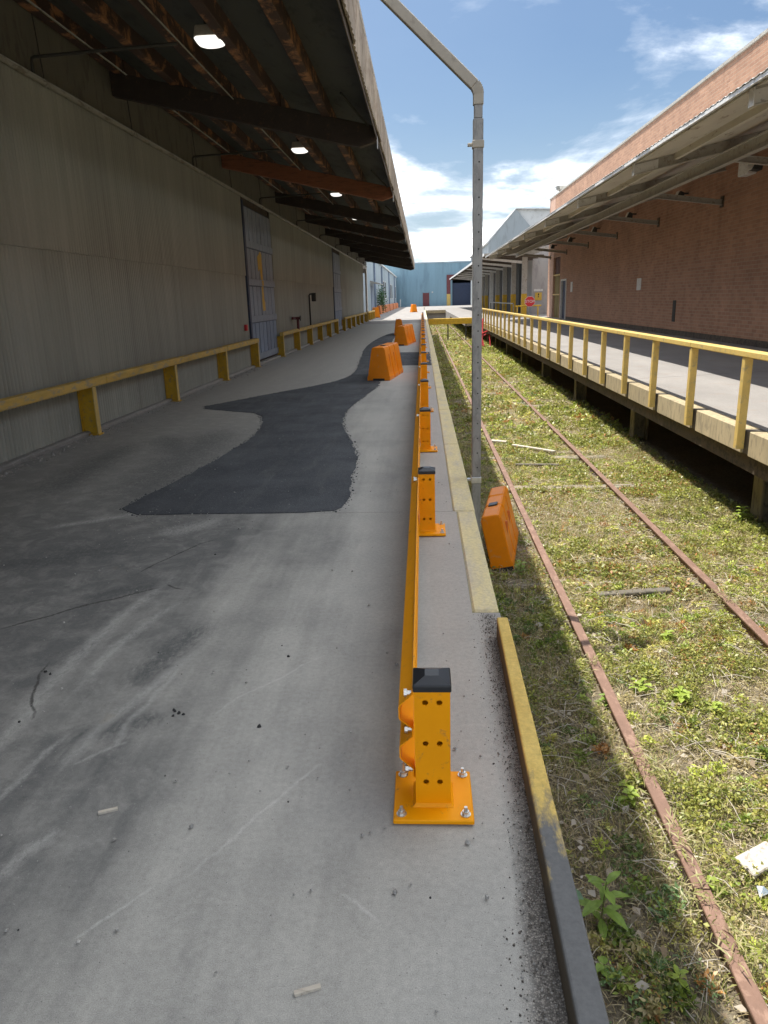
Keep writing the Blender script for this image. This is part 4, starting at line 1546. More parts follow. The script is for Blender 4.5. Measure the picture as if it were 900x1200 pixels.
for x, hh in ((6.35, 0.26), (5.35, 0.10), (7.4, 0.12)):
    g = MB()
    zt = cz(x) - 0.222 if x == 6.35 else cz(x)
    if x == 6.35:
        g.box(x - 0.07, x + 0.07, -4, 53, zt - 0.018, zt)
        g.box(x - 0.008, x + 0.008, -4, 53, zt - hh + 0.018, zt - 0.018)
        g.box(x - 0.07, x + 0.07, -4, 53, zt - hh, zt - hh + 0.018)
        obj('girder', g, M['beam_grey'], bk)
    else:
        g.box(x - 0.04, x + 0.04, -4, 53, zt - hh - 0.025, zt - 0.005)
        obj('purlin', g, M['canopy_sheet'], bk)
# roof sheets of the canopy, each with ribs
yv = -4.0
while yv < 53:
    ln = 0.92
    g = MB()
    nr = 4
    prof_t = []
    for a in range(nr):
        b0 = yv + ln * a / nr
        w = ln / nr
        prof_t += [(b0, 0.0), (b0 + w * 0.5, 0.0), (b0 + w * 0.6, 0.011), (b0 + w * 0.9, 0.011)]
    prof_t.append((yv + ln, 0.0))
    xa, xb = CX - 0.24 + random.uniform(-0.012, 0.012), BX - 0.01
    k = len(prof_t)
    vs = [(xa, y, cz(xa) + 0.035 + d) for y, d in prof_t] + [(xb, y, cz(xb) + 0.035 + d) for y, d in prof_t] + [(xa, y, cz(xa) + 0.030 + d) for y, d in prof_t] + [(xb, y, cz(xb) + 0.030 + d) for y, d in prof_t]
    fs = []
    for a in range(k - 1):
        fs.append((a, k + a, k + a + 1, a + 1))
        fs.append((2 * k + a + 1, 3 * k + a + 1, 3 * k + a, 2 * k + a))
        fs.append((a + 1, 2 * k + a + 1, 2 * k + a, a))
        fs.append((k + a, 3 * k + a, 3 * k + a + 1, k + a + 1))
    g.add(vs, fs)
    obj('roof_sheet', g, M['canopy_top'], bk)
    yv += ln
g = MB()
g.hexa([(CX + 0.02, -4, cz(CX) + 0.004), (BX - 0.02, -4, cz(BX) + 0.004), (BX - 0.02, 53, cz(BX) + 0.004), (CX + 0.02, 53, cz(CX) + 0.004)],
       [(CX + 0.02, -4, cz(CX) + 0.028), (BX - 0.02, -4, cz(BX) + 0.028), (BX - 0.02, 53, cz(BX) + 0.028), (CX + 0.02, 53, cz(CX) + 0.028)])
obj('soffit', g, M['canopy_sheet'], bk)
g = MB()
g.hexa([(CX - 0.225, -4, cz(CX) - 0.075), (CX - 0.20, -4, cz(CX) - 0.075), (CX - 0.20, 53, cz(CX) - 0.075), (CX - 0.225, 53, cz(CX) - 0.075)],
       [(CX - 0.225, -4, cz(CX) - 0.022), (CX - 0.20, -4, cz(CX) - 0.018), (CX - 0.20, 53, cz(CX) - 0.018), (CX - 0.225, 53, cz(CX) - 0.022)])
obj('eave_angle', g, M['beam_end_white'], bk)
for y in CBY:
    g = MB()
    g.box(CX - 0.012, CX - 0.001, y - 0.085, y + 0.085, cz(CX) - 0.225, cz(CX) + 0.001)
    g.hexa([(CX, y - 0.0115, cz(CX) - 0.198), (CX + 0.5, y - 0.0115, cz(CX + 0.5) - 0.198), (CX + 0.5, y - 0.0075, cz(CX + 0.5) - 0.198), (CX, y - 0.0075, cz(CX) - 0.198)],
           [(CX, y - 0.0115, cz(CX) - 0.022), (CX + 0.5, y - 0.0115, cz(CX + 0.5) - 0.022), (CX + 0.5, y - 0.0075, cz(CX + 0.5) - 0.022), (CX, y - 0.0075, cz(CX) - 0.022)])
    obj('beam_end', g, M['beam_end_white'], bk)

WLIGHT = ['wall floodlight nearest the camera, high on the brick wall', 'second wall floodlight on the brick wall', 'third wall floodlight on the brick wall', 'fourth wall floodlight on the brick wall', 'fifth wall floodlight on the brick wall', 'farthest wall floodlight on the brick wall']
for k, y in enumerate((20.3, 26.0, 32.0, 38.2, 44.2, 50.0)):
    t = thing('wall_light', WLIGHT[k], 'lamp', (BX, y, 4.55), 'floodlights on the brick wall')
    g = MB()
    g.box(-0.25, 0.0, -0.03, 0.03, 0.02, 0.07)
    obj('bracket', g, M['pipe_dark'], t, local=True)
    g = MB()
    g.prism([(-0.42, -0.12), (-0.18, -0.16), (-0.16, 0.06), (-0.30, 0.12)], 'y', -0.15, 0.15)
    obj('housing', g, M['pipe_dark'], t, local=True, bevel=0.02)
    g = MB()
    g.hexa([(-0.43, -0.12, -0.13), (-0.44, -0.12, -0.10), (-0.44, 0.12, -0.10), (-0.43, 0.12, -0.13)], [(-0.32, -0.12, 0.10), (-0.33, -0.12, 0.12), (-0.33, 0.12, 0.12), (-0.32, 0.12, 0.10)])
    obj('lens', g, M['white_paint'], t, local=True)
for y, z, h, lb in ((30.95, 1.9, 0.45, 'small white notice on the brick wall behind the platform'), (44.69, 2.0, 0.55, 'small white notice near the blue door')):
    g = MB()
    g.box(BX - 0.02, BX - 0.001, y - 0.28, y + 0.28, z - h / 2, z + h / 2)
    tag(obj('notice', g, M['white_paint']), lb, 'sign')
for y, z, h, lb in ((26.5, 0.95, 0.7, 'narrow black slot plate low on the brick wall'), (18.5, 0.75, 0.4, 'dark rusty plate low on the near brick wall')):
    g = MB()
    g.box(BX - 0.02, BX - 0.001, y - 0.14, y + 0.14, z - h / 2, z + h / 2)
    tag(obj('wall_plate', g, M['pipe_dark']), lb, 'plate')
g = MB()
g.box(BX - 0.25, BX - 0.001, 20.9, 21.5, 4.42, 4.8)
tag(obj('junction_box', g, M['beam_end_white'], bevel=0.02), 'pale metal junction box high on the brick wall under the canopy', 'box')
t = thing('roof_vent', 'shiny round vent sticking up behind the brick parapet', 'vent', (9.1, 51.5, 6.9))
g = MB()
g.smooth = True
g.disc_solid((0, 0, 0), 'z', 0.3, 1.1, 14)
obj('pipe', g, M['zinc'], t, local=True)
g = MB()
g.disc_solid((0, 0, 1.1), 'z', 0.45, 0.22, 14, 0.55)
g.disc_solid((0, 0, 1.32), 'z', 0.55, 0.2, 14, 0.15)
obj('hood', g, M['zinc'], t, local=True)

# ------------------------------------------------------------------ far right: shed, concrete wall, gabled building
g = MB()
g.box(9.3, 12.9, 66, 66.4, 0.0, 6.2)
g.box(9.3, 9.7, 66.4, 72, 0.0, 6.2)
cw = tag(obj('concrete_building', g, M['concrete_far']), 'pale grey concrete wall past the end of the brick warehouse', 'building')
sh = thing('open_shed', 'long dark open shed with steel posts beyond the brick warehouse', 'shed', (8, 60, 0))
g = MB()
yv = 72.5
while yv < 129:
    g = MB()
    g.box(9.0 + random.uniform(0, 0.05), 9.2, yv, yv + 1.96, 0.0, 4.6)
    obj('wall_sheet', g, M['shed_wall'], sh)
    yv += 2.0
for k in range(9):
    y = 61.5 + 7.2 * k
    g = MB()
    g.box(7.85, 8.25, y - 0.15, y + 0.15, 1.75, 4.7)
    obj('column', g, M['beam_grey'] if k != 4 else M['white_paint'], sh)
    g = MB()
    g.box(7.84, 8.26, y - 0.16, y + 0.16, 0.0, 1.75)
    obj('column_base', g, M['yellow_shade'] if k != 4 else M['white_paint'], sh)
    g = MB()
    g.hexa([(4.75, y - 0.09, 4.42), (8.0, y - 0.09, 4.0), (8.0, y + 0.09, 4.0), (4.75, y + 0.09, 4.42)], [(4.75, y - 0.09, 4.56), (8.0, y - 0.09, 4.2), (8.0, y + 0.09, 4.2), (4.75, y + 0.09, 4.56)])
    obj('strut', g, M['beam_end_white'], sh)
g = MB()
g.hexa([(4.62, 58, 4.57), (9.4, 58, 4.9), (9.4, 130, 4.9), (4.62, 130, 4.57)], [(4.62, 58, 4.66), (9.4, 58, 5.05), (9.4, 130, 5.05), (4.62, 130, 4.66)])
obj('roof', g, M['beam_grey'], sh)
g = MB()
g.box(4.58, 4.62, 58, 130, 4.5, 4.70)
obj('fascia', g, M['beam_end_white'], sh)
for yv in np.arange(60, 130, 3.0):
    g = MB()
    g.box(4.7, 9.3, yv - 0.05, yv + 0.05, 4.43, 4.57)
    obj('rafter', g, M['grey_brown'], sh)
g = MB()
g.box(9.4, 30, 72.4, 130, 0, 4.9)
obj('body', g, M['shed_wall'], sh)

gb = thing('gabled_building', 'white roofed gabled building rising behind the right canopy', 'building', (18, 125, 0))
g = MB()
g.prism([(10.0, 0), (26, 0), (26, 9.4), (18.0, 9.4), (14.0, 13.9), (10.0, 9.4)], 'y', 118, 160)
o = obj('wall', g, M['gable_grey'], gb)
g = MB()
g.prism([(14.0, 13.91), (26.4, 13.4), (26.4, 13.55), (14.0, 14.06)], 'y', 117.9, 160.5)
g.prism([(9.8, 9.2), (14.0, 13.91), (14.0, 14.06), (9.6, 9.3)], 'y', 117.9, 160.5)
obj('roof', g, M['white_roof'], gb)
g = MB()
g.prism([(14.0, 13.9), (26.3, 13.35), (26.3, 9.4), (18.0, 9.4)], 'y', 118.3, 160)
obj('clerestory', g, M['white_roof'], gb)

# gate, stop sign and yellow sign
t = thing('barrier_gate', 'yellow pipe gate on the far platform under the stop sign', 'gate', (8.0, 60, 0.0))
g = MB()
g.tube([(7.2, 60, 0.83), (9.2, 60, 0.83)], 0.06, 8)
obj('bar', g, M['yellow_beam'], t)
for x in (7.35, 8.95):
    g = MB()
    g.tube([(x, 60, 0.0), (x, 60, 0.80)], 0.05, 8)
    obj('post', g, M['yellow_beam'], t)
t = thing('stop_sign', 'red octagonal stop sign standing behind the yellow gate', 'sign', (8.3, 59.9, 0))
g = MB()
oc = [(0.42 * math.cos(math.pi / 8 + k * math.pi / 4), 1.15 + 0.42 * math.sin(math.pi / 8 + k * math.pi / 4)) for k in range(8)]
g.prism(oc, 'y', -0.01, 0.01)
obj('plate', g, M['white_paint'], t, local=True)
g = MB()
g.prism([(x * 0.94, 1.15 + (z - 1.15) * 0.94) for x, z in oc], 'y', -0.015, -0.0105)
obj('face', g, M['sign_red'], t, local=True)
g = MB()
g.box(-0.03, 0.03, 0.012, 0.06, 0.0, 1.5)
obj('pole', g, M['galv'], t, local=True)


def lettering(text, size, mat, name, parent, loc, rot):
    cu = bpy.data.curves.new('lettering', 'FONT')
    cu.body = text
    cu.size = size
    cu.align_x = 'CENTER'
    cu.align_y = 'CENTER'
    cu.extrude = 0.002
    tmp = bpy.data.objects.new('lettering_source', cu)
    COL.objects.link(tmp)
    dg = bpy.context.evaluated_depsgraph_get()
    me = bpy.data.meshes.new_from_object(tmp.evaluated_get(dg))
    bpy.data.objects.remove(tmp)
    me.name = name
    me.materials.clear()
    me.materials.append(mat)
    o = bpy.data.objects.new(name, me)
    COL.objects.link(o)
    o.parent = parent
    o.location = loc
    o.rotation_euler = rot
    return o


lettering('STOP', 0.30, M['white_paint'], 'letters', t, (0, -0.018, 1.15), (math.pi / 2, 0, 0))
t = thing('warning_sign', 'yellow warning sign below a white plate on the concrete wall', 'sign', (9.85, 65.98, 1.6))
g = MB()
g.box(-0.28, 0.28, -0.02, 0.015, -0.42, 0.22)
obj('plate', g, M['yellow_paint'], t, local=True)
g = MB()
g.box(-0.05, 0.05, -0.024, -0.0205, -0.02, 0.14)
g.disc_solid((0, -0.024, -0.12), 'y', 0.05, 0.003, 10)
obj('symbol', g, M['char'], t, local=True)
g = MB()
g.box(-0.38, 0.36, -0.02, 0.015, 0.32, 0.5)
obj('top_plate', g, M['white_paint'], t, local=True)
# handrail in front of the dark shed
t = thing('shed_handrail', 'thin grey handrail in front of the dark shed wall', 'railing', (7.4, 72, 0))
g = MB()
g.tube([(7.4, 63, 1.0), (7.4, 84, 1.0)], 0.05, 6)
obj('rail', g, M['pipe_grey'], t)
for y in (63, 70, 77, 84):
    g = MB()
    g.tube([(7.4, y, 0), (7.4, y, 0.95)], 0.04, 6)
    obj('post', g, M['pipe_grey'], t)

# red tubular stand leaning at the platform
t = thing('tube_stand', 'bundle of red tubular trestles leaning on the right platform edge', 'trestle', (3.5, 45.5, BED))
legs = [((3.02, 45.2, BED), (3.55, 45.6, -0.35)), ((3.48, 45.0, BED - 0.02), (3.55, 45.6, -0.2)), ((3.55, 45.6, -0.35), (3.6, 45.9, 0.35)), ((3.62, 45.0, BED), (3.40, 45.7, -0.15)), ((3.35, 45.3, -0.75), (3.75, 45.4, -0.55)), ((3.95, 44.6, BED), (3.9, 45.2, 0.05)), ((3.5, 45.4, -0.5), (3.9, 45.0, -0.3))]
for a, b in legs:
    g = MB()
    g.tube([a, b], 0.045, 6)
    obj('tube', g, M['red_paint'], t)

# ------------------------------------------------------------------ far blue building and pale blue building
fb = thing('blue_warehouse', 'wide steel blue warehouse closing the far end of the yard', 'warehouse', (0, 165, 0))
YF = 165
x = -14.0
while x < 22:
    w = 1.2
    if 6.0 < x + w / 2 < 10.6:
        z0 = 5.6
    else:
        z0 = 0.0
    g = MB()
    pl = []
    for a in range(4):
        b0 = x + w * a / 4
        pl += [(b0, 0.0), (b0 + 0.18, 0.0), (b0 + 0.20, -0.05), (b0 + 0.28, -0.05)]
    poly = [(a, YF + b) for a, b in pl] + [(x + w - 0.002, YF), (x + w - 0.002, YF + 0.1), (x, YF + 0.1)]
    g.prism(poly, 'z', z0, 8.75)
    obj('wall_sheet', g, M['far_blue'], fb)
    x += w
g = MB()
g.box(-14.2, 22.2, YF - 0.12, YF + 0.2, 8.75, 8.98)
obj('eave_trim', g, M['pale_blue'], fb)
g = MB()
g.box(-14, 5.98, YF + 0.11, YF + 30, 0, 8.7)
g.box(10.62, 22, YF + 0.11, YF + 30, 0, 8.7)
g.box(5.99, 10.61, YF + 8, YF + 30, 0, 8.7)
g.box(5.99, 10.61, YF + 0.11, YF + 8, 5.6, 8.7)
obj('body', g, M['dark_inside'], fb)
g = MB()
g.box(0.2, 1.35, YF - 0.12, YF - 0.06, 0.05, 2.75)
o = obj('door', g, M['maroon'], fb)
g = MB()
g.box(0.1, 0.199, YF - 0.14, YF - 0.06, 0.0, 2.85)
g.box(1.351, 1.45, YF - 0.14, YF - 0.06, 0.0, 2.85)
obj('door_frame', g, M['maroon'], fb)
g = MB()
g.box(2.0, 2.3, YF - 0.3, YF - 0.06, 2.75, 3.0)
obj('door_lamp', g, M['white_paint'], fb)
g = MB()
g.box(5.2, 5.98, YF - 0.3, YF, 2.4, 6.3)
g.box(5.98, 10.6, YF - 0.3, YF, 5.6, 6.3)
obj('gate_frame', g, M['maroon'], fb)
g = MB()
g.box(5.2, 5.98, YF - 0.32, YF, 0.0, 2.399)
obj('gate_post_base', g, M['yellow_timber'], fb)
g = MB()
g.box(6.0, 10.6, YF + 0.5, YF + 0.6, 0.0, 4.6)
obj('roller_door', g, M['navy'], fb)

pb = thing('pale_building', 'pale blue metal building past the end of the left canopy', 'building', (-5.5, 100, 0))
y = 64.0
while y < 164:
    g = MB()
    g.box(-5.62 + random.uniform(-0.01, 0.01), -5.5, y, y + 1.98, 0.0, 6.0)
    obj('wall_sheet', g, M['pale_blue'], pb)
    y += 2.0
g = MB()
g.box(-25, -5.63, 64, 164, 0, 6.0)
obj('body', g, M['pale_blue'], pb)
g = MB()
g.prism([(-25, 8.2), (-5.3, 6.02), (-5.3, 6.2), (-25, 8.4)], 'y', 63.8, 164.2)
obj('roof', g, M['white_roof'], pb)
for y in (88, 104, 126, 150):
    g = MB()
    g.box(-5.49, -5.3, y - 0.2, y + 0.2, 0, 5.9)
    obj('downpipe', g, M['door_blue'], pb)
g = MB()
g.box(-5.49, -5.44, 82.5, 86.0, 0, 3.1)
o = obj('door', g, M['door_blue'], pb)
g = MB()
g.prism([(-5.49, 3.4), (-4.4, 3.2), (-4.4, 3.28), (-5.49, 3.6)], 'y', 81.5, 87)
obj('awning', g, M['beam_grey'], pb)
for y in (108, 113, 131, 137, 155):
    g = MB()
    g.box(-5.49, -5.45, y, y + 2.6, 1.7, 4.2)
    w_ = obj('window', g, M['white_paint'], pb)
    g = MB()
    g.box(-5.449, -5.43, y + 0.15, y + 2.45, 1.85, 4.05)
    obj('pane', g, M['dark_inside'], w_)
g = MB()
g.tube([(-4.6, 160, 0), (-4.6, 160, 1.6)], 0.12, 8)
tag(obj('bollard', g, M['white_paint']), 'thin white bollard at the far end of the pale blue building', 'bollard')

# shrub by the pale building
sb = thing('shrub', 'narrow green shrub growing against the pale blue building', 'shrub', (-4.95, 92, 0))
g = MB()
g.tube([(0, 0, 0), (0.05, 0, 1.2), (0.0, 0.1, 2.2)], [0.05, 0.035, 0.01], 6)
obj('stem', g, M['stem'], sb, local=True)


def leaves_obj(name, P, size, tint, parent=None, normals_up=0.4, aspect=0.55, kind=None):
    """many two triangle leaves; P centres, size per leaf, tint per leaf"""
    n = len(P)
    d = rng.normal(size=(n, 3))
    d[:, 2] = np.abs(d[:, 2]) * normals_up
    d /= np.linalg.norm(d, axis=1)[:, None]
    up = rng.normal(size=(n, 3)) * 0.7 + np.array([0, 0, 1.0])
    w = np.cross(d, up)
    w /= np.linalg.norm(w, axis=1)[:, None] + 1e-9
    L = size[:, None]
    a = P
    tip = P + d * L
    mid = P + d * L * 0.5 + np.cross(w, d) * L * 0.12
    V = np.stack([a, mid + w * L * aspect * 0.5, tip, mid - w * L * aspect * 0.5], 1).reshape(-1, 3)
    return quad_obj(name, V, tint, parent, kind)


def quad_obj(name, V, tint, parent=None, kind=None):
    n = len(V) // 4
    me = bpy.data.meshes.new(name)
    me.vertices.add(n * 4)
    me.vertices.foreach_set('co', V.astype(np.float32).ravel())
    me.loops.add(n * 4)
    me.loops.foreach_set('vertex_index', np.arange(n * 4, dtype=np.int32))
    me.polygons.add(n)
    me.polygons.foreach_set('loop_start', np.arange(0, n * 4, 4, dtype=np.int32))
    me.polygons.foreach_set('loop_total', np.full(n, 4, dtype=np.int32))
    me.update()
    at = me.color_attributes.new('tint', 'FLOAT_COLOR', 'POINT')
    c = np.ones((n, 4, 4), np.float32)
    c[:, :, :3] = tint[:, None, :]
    at.data.foreach_set('color', c.ravel())
    me.materials.append(M['leaf'])
    o = bpy.data.objects.new(name, me)
    COL.objects.link(o)
    if parent is not None:
        o.parent = parent
    if kind:
        o['kind'] = kind
    return o


n = 900
P = rng.normal(size=(n, 3)) * np.array([0.28, 0.5, 0.75]) + np.array([0, 0, 1.6])
P[:, 2] = np.clip(P[:, 2], 0.1, 3.2)
leaves_obj('foliage', P, rng.uniform(0.12, 0.28, n), np.array([0.07, 0.16, 0.05]) * rng.uniform(0.6, 1.5, (n, 1)), sb)

# overhead cable
g = MB()
cp = []
for k in range(25):
    u = k / 24
    cp.append((-5.5 + 19.5 * u, 120 + 10 * u, 9.9 + 2.2 * u - 1.9 * 4 * u * (1 - u) * 0.5))
g.tube(cp, 0.035, 5)
tag(obj('overhead_cable', g, M['pipe_dark']), 'thin overhead cable sagging across the sky above the far yard', 'cable')

# ------------------------------------------------------------------ weeds, litter, stones
def vnoise(x, y, seed):
    xi, yi = np.floor(x).astype(np.int64), np.floor(y).astype(np.int64)
    fx, fy = x - xi, y - yi
    fx, fy = fx * fx * (3 - 2 * fx), fy * fy * (3 - 2 * fy)

    def h(a, b):
        v = np.sin(a * 127.1 + b * 311.7 + seed * 74.7) * 43758.5453
        return v - np.floor(v)
    return (h(xi, yi) * (1 - fx) + h(xi + 1, yi) * fx) * (1 - fy) + (h(xi, yi + 1) * (1 - fx) + h(xi + 1, yi + 1) * fx) * fy


def fbm(x, y, s, seed):
    return 0.5 * vnoise(x * s, y * s, seed) + 0.3 * vnoise(x * s * 2.3, y * s * 2.3, seed + 5) + 0.2 * vnoise(x * s * 5.1, y * s * 5.1, seed + 9)


def scatter(n, x0, x1, y0, y1):
    return rng.uniform(x0, x1, n), rng.uniform(y0, y1, n)


def rail_clear(x):
    return np.minimum(np.abs(x - RX[0]), np.abs(x - RX[1]))


def ground_cover(name, n, x0, x1, y0, y1, lo, hi, hmul=1.0):
    x, y = scatter(n, x0, x1, y0, y1)
    g1 = fbm(x, y, 0.9, 3)
    g2 = fbm(x, y, 3.2, 8)
    dens = g1 * 0.6 + g2 * 0.6
    keep = (rng.uniform(size=n) < np.clip((dens - 0.46) * 2.4, 0.06, 0.8) * np.where(x < 1.2, 0.6, 1.0)) & (rail_clear(x) > 0.03 + 0.05 * rng.uniform(size=n))
    x, y, g1, g2 = x[keep], y[keep], g1[keep], g2[keep]
    n = len(x)
    green = np.clip((g2 - 0.44) * 4 + (fbm(x, y, 0.6, 21) - 0.5) * 3.0 + rng.normal(size=n) * 0.40 - 0.18, 0, 1)
    edge = np.clip((x - 3.0) / 0.8, 0, 1) * 0.5
    green = np.clip(green + edge, 0, 1)
    red = (fbm(x, y, 0.8, 40) > 0.56) & (rng.uniform(size=n) < 0.18)
    u = rng.uniform(size=(n, 1))
    gcol = np.array([0.15, 0.19, 0.04]) * (1 - u) + np.array([0.43, 0.42, 0.10]) * u
    dcol = np.array([0.46, 0.39, 0.21]) * (1 - u) + np.array([0.30, 0.22, 0.10]) * u
    rcol = np.array([0.42, 0.18, 0.07]) * (1 - u) + np.array([0.34, 0.24, 0.08]) * u
    tint = gcol * green[:, None] + dcol * (1 - green[:, None])
    tint[red] = rcol[red]
    tint *= rng.uniform(0.75, 1.35, (n, 1))
    size = rng.uniform(lo, hi, n) * (0.7 + 0.6 * green)
    P = np.stack([x, y, np.full(n, BED) + rng.uniform(0, 0.05, n) * hmul * (0.3 + green) + np.maximum(0, g2 - 0.5) * 0.12 * hmul], 1)
    return leaves_obj(name, P, size, tint, None, 0.55, 0.5, 'stuff')


def clumps(name, nc, x0, x1, y0, y1, per, rad, hgt, lo, hi, seed):
    cx, cy = scatter(nc, x0, x1, y0, y1)
    f = fbm(cx, cy, 0.8, seed)
    keep = (rng.uniform(size=nc) < np.clip((f - 0.34) * 4, 0.10, 1)) & (rail_clear(cx) > 0.06)
    cx, cy = cx[keep], cy[keep]
    nc = len(cx)
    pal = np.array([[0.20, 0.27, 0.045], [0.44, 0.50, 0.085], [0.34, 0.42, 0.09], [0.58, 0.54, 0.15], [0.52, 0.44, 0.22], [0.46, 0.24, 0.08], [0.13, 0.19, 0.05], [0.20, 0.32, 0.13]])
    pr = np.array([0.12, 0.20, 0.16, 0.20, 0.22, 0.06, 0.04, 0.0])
    ci = rng.choice(len(pal), nc, p=pr)
    ci[(cx > 3.0) & (rng.uniform(size=nc) < 0.6)] = 1
    shade_tinted = (cx < 1.2) & (cy < 7) & (rng.uniform(size=nc) < 0.7)  # in the canopy's shadow, leaf colours are set darker and bluer for shade
    ci[shade_tinted] = rng.choice([0, 2, 6, 7], shade_tinted.sum())
    m_ = rng.integers(per // 3, per, nc)
    idx = np.repeat(np.arange(nc), m_)
    n = len(idx)
    R = rng.uniform(0.4, 1.0, nc)[idx] * rad
    th = rng.uniform(0, 2 * math.pi, n)
    rr = np.sqrt(rng.uniform(size=n)) * R
    h = rng.uniform(0.35, 1.0, nc)[idx] * hgt * (1 - (rr / (R + 1e-6)) ** 2 * 0.8) * rng.uniform(0.25, 1.0, n)
    P = np.stack([cx[idx] + rr * np.cos(th), cy[idx] + rr * np.sin(th), BED + 0.01 + h], 1)
    tint = np.minimum(pal[ci][idx] * rng.uniform(0.65, 1.55, (n, 1)), 0.72)
    ls = rng.uniform(0.6, 1.5, nc)[idx]
    return leaves_obj(name, P, rng.uniform(lo, hi, n) * ls, tint, None, 0.7, 0.42, 'stuff')


def blades(name, n, x0, x1, y0, y1, lo, hi, w, dry=0.5, boost=None):
    x, y = scatter(n, x0, x1, y0, y1)
    g2 = fbm(x, y, 2.4, 13)
    keep = (rng.uniform(size=n) < np.clip((g2 - 0.40) * 4.5, 0.04, 1)) & (rail_clear(x) > 0.045)
    x, y = x[keep], y[keep]
    n = len(x)
    L = rng.uniform(lo, hi, n)
    th = rng.uniform(0, 2 * math.pi, n)
    lean = rng.uniform(0.25, 1.25, n)
    d = np.stack([np.cos(th) * lean, np.sin(th) * lean, np.ones(n)], 1)
    d /= np.linalg.norm(d, axis=1)[:, None]
    s = np.stack([-np.sin(th), np.cos(th), np.zeros(n)], 1) * (w * rng.uniform(0.6, 1.3, n))[:, None]
    b = np.stack([x, y, np.full(n, BED)], 1)
    m_ = b + d * (L * 0.55)[:, None]
    tp = b + d * L[:, None] - np.array([0, 0, 1]) * (L * 0.22 * lean)[:, None]
    V = np.stack([b - s, b + s, m_ + s * 0.7, m_ - s * 0.7], 1)
    V2 = np.stack([m_ - s * 0.7, m_ + s * 0.7, tp + s * 0.1, tp - s * 0.1], 1)
    u = rng.uniform(size=(n, 1))
    isdry = rng.uniform(size=n) < dry
    tint = np.array([0.15, 0.22, 0.035]) * (1 - u) + np.array([0.30, 0.34, 0.07]) * u
    tint[isdry] = (np.array([0.50, 0.42, 0.23]) * (1 - u) + np.array([0.36, 0.28, 0.14]) * u)[isdry]
    return quad_obj(name, np.concatenate([V.reshape(-1, 3), V2.reshape(-1, 3)]), np.concatenate([tint, tint]), None, 'stuff')


ground_cover('ground_cover', 170000, 0.40, 3.2, 2.0, 6.5, 0.009, 0.030)
ground_cover('ground_cover', 200000, 0.40, 4.3, 6.5, 15, 0.016, 0.046)
ground_cover('ground_cover', 150000, 0.40, 4.4, 15, 36, 0.035, 0.09)
ground_cover('ground_cover', 80000, 0.40, 4.4, 36, 99, 0.06, 0.16)
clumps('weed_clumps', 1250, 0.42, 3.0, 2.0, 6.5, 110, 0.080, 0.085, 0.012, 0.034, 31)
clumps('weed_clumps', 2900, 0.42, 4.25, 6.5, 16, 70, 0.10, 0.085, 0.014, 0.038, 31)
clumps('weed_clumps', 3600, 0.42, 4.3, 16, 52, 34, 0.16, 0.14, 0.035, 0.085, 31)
for nn, yy0, yy1, l0, l1, asp in ((26000, 2.0, 6.5, 0.02, 0.085, 0.055), (40000, 6.5, 15, 0.03, 0.11, 0.07), (45000, 15, 40, 0.05, 0.16, 0.09)):
    x, y = scatter(nn, 0.42, 3.0 if yy1 < 7 else 4.2, yy0, yy1)
    f = fbm(x, y, 1.3, 55)
    keep = (rng.uniform(size=nn) < np.clip((f - 0.30) * 4, 0.15, 1)) & (rail_clear(x) > 0.04)
    x, y = x[keep], y[keep]
    n = len(x)
    P = np.stack([x, y, BED + rng.uniform(0.01, 0.06, n)], 1)
    u = rng.uniform(size=(n, 1))
    leaves_obj('straw', P, rng.uniform(l0, l1, n), np.array([0.68, 0.59, 0.36]) * u + np.array([0.40, 0.31, 0.16]) * (1 - u), None, 0.25, asp, 'stuff')
blades('grass', 60000, 0.40, 3.2, 2.0, 6.5, 0.04, 0.13, 0.0020, 0.62)
blades('grass', 70000, 0.40, 4.3, 6.5, 15, 0.05, 0.15, 0.0032, 0.6)
blades('grass', 30000, 0.40, 4.3, 15, 50, 0.06, 0.18, 0.007, 0.5)

# flat dry leaves and chips lying on the bed
n = 9500
x, y = scatter(n, 0.42, 3.6, 2.0, 12)
keep = (rng.uniform(size=n) < np.where(x < 1.3, 0.95, 0.45)) & (rail_clear(x) > 0.04)
x, y = x[keep], y[keep]
n = len(x)
P = np.stack([x, y, np.full(n, BED) + rng.uniform(0.012, 0.05, n)], 1)
u = rng.uniform(size=(n, 1))
tint = (np.array([0.66, 0.60, 0.52]) * u + np.array([0.32, 0.24, 0.15]) * (1 - u))
leaves_obj('dry_leaves', P, np.where(rng.uniform(size=n) < 0.22, rng.uniform(0.035, 0.075, n), rng.uniform(0.010, 0.03, n)), tint, None, 0.25, 0.6, 'stuff')

# stems lying about
g = MB()
for k in range(1500):
    x, y = random.uniform(0.45, 3.4), random.uniform(2.2, 12)
    L = random.uniform(0.06, 0.28)
    a = random.uniform(0, 6.28)
    z = BED + random.uniform(0.02, 0.06)
    pts = [(x, y, z), (x + math.cos(a) * L * 0.5 + random.uniform(-.01, .01), y + math.sin(a) * L * 0.5, z + random.uniform(0, 0.03)), (x + math.cos(a) * L, y + math.sin(a) * L, z)]
    g.tube(pts, random.uniform(0.0013, 0.003), 4, cap=False)
tag(obj('dead_stems', g, M['dead_wood']), kind='stuff')


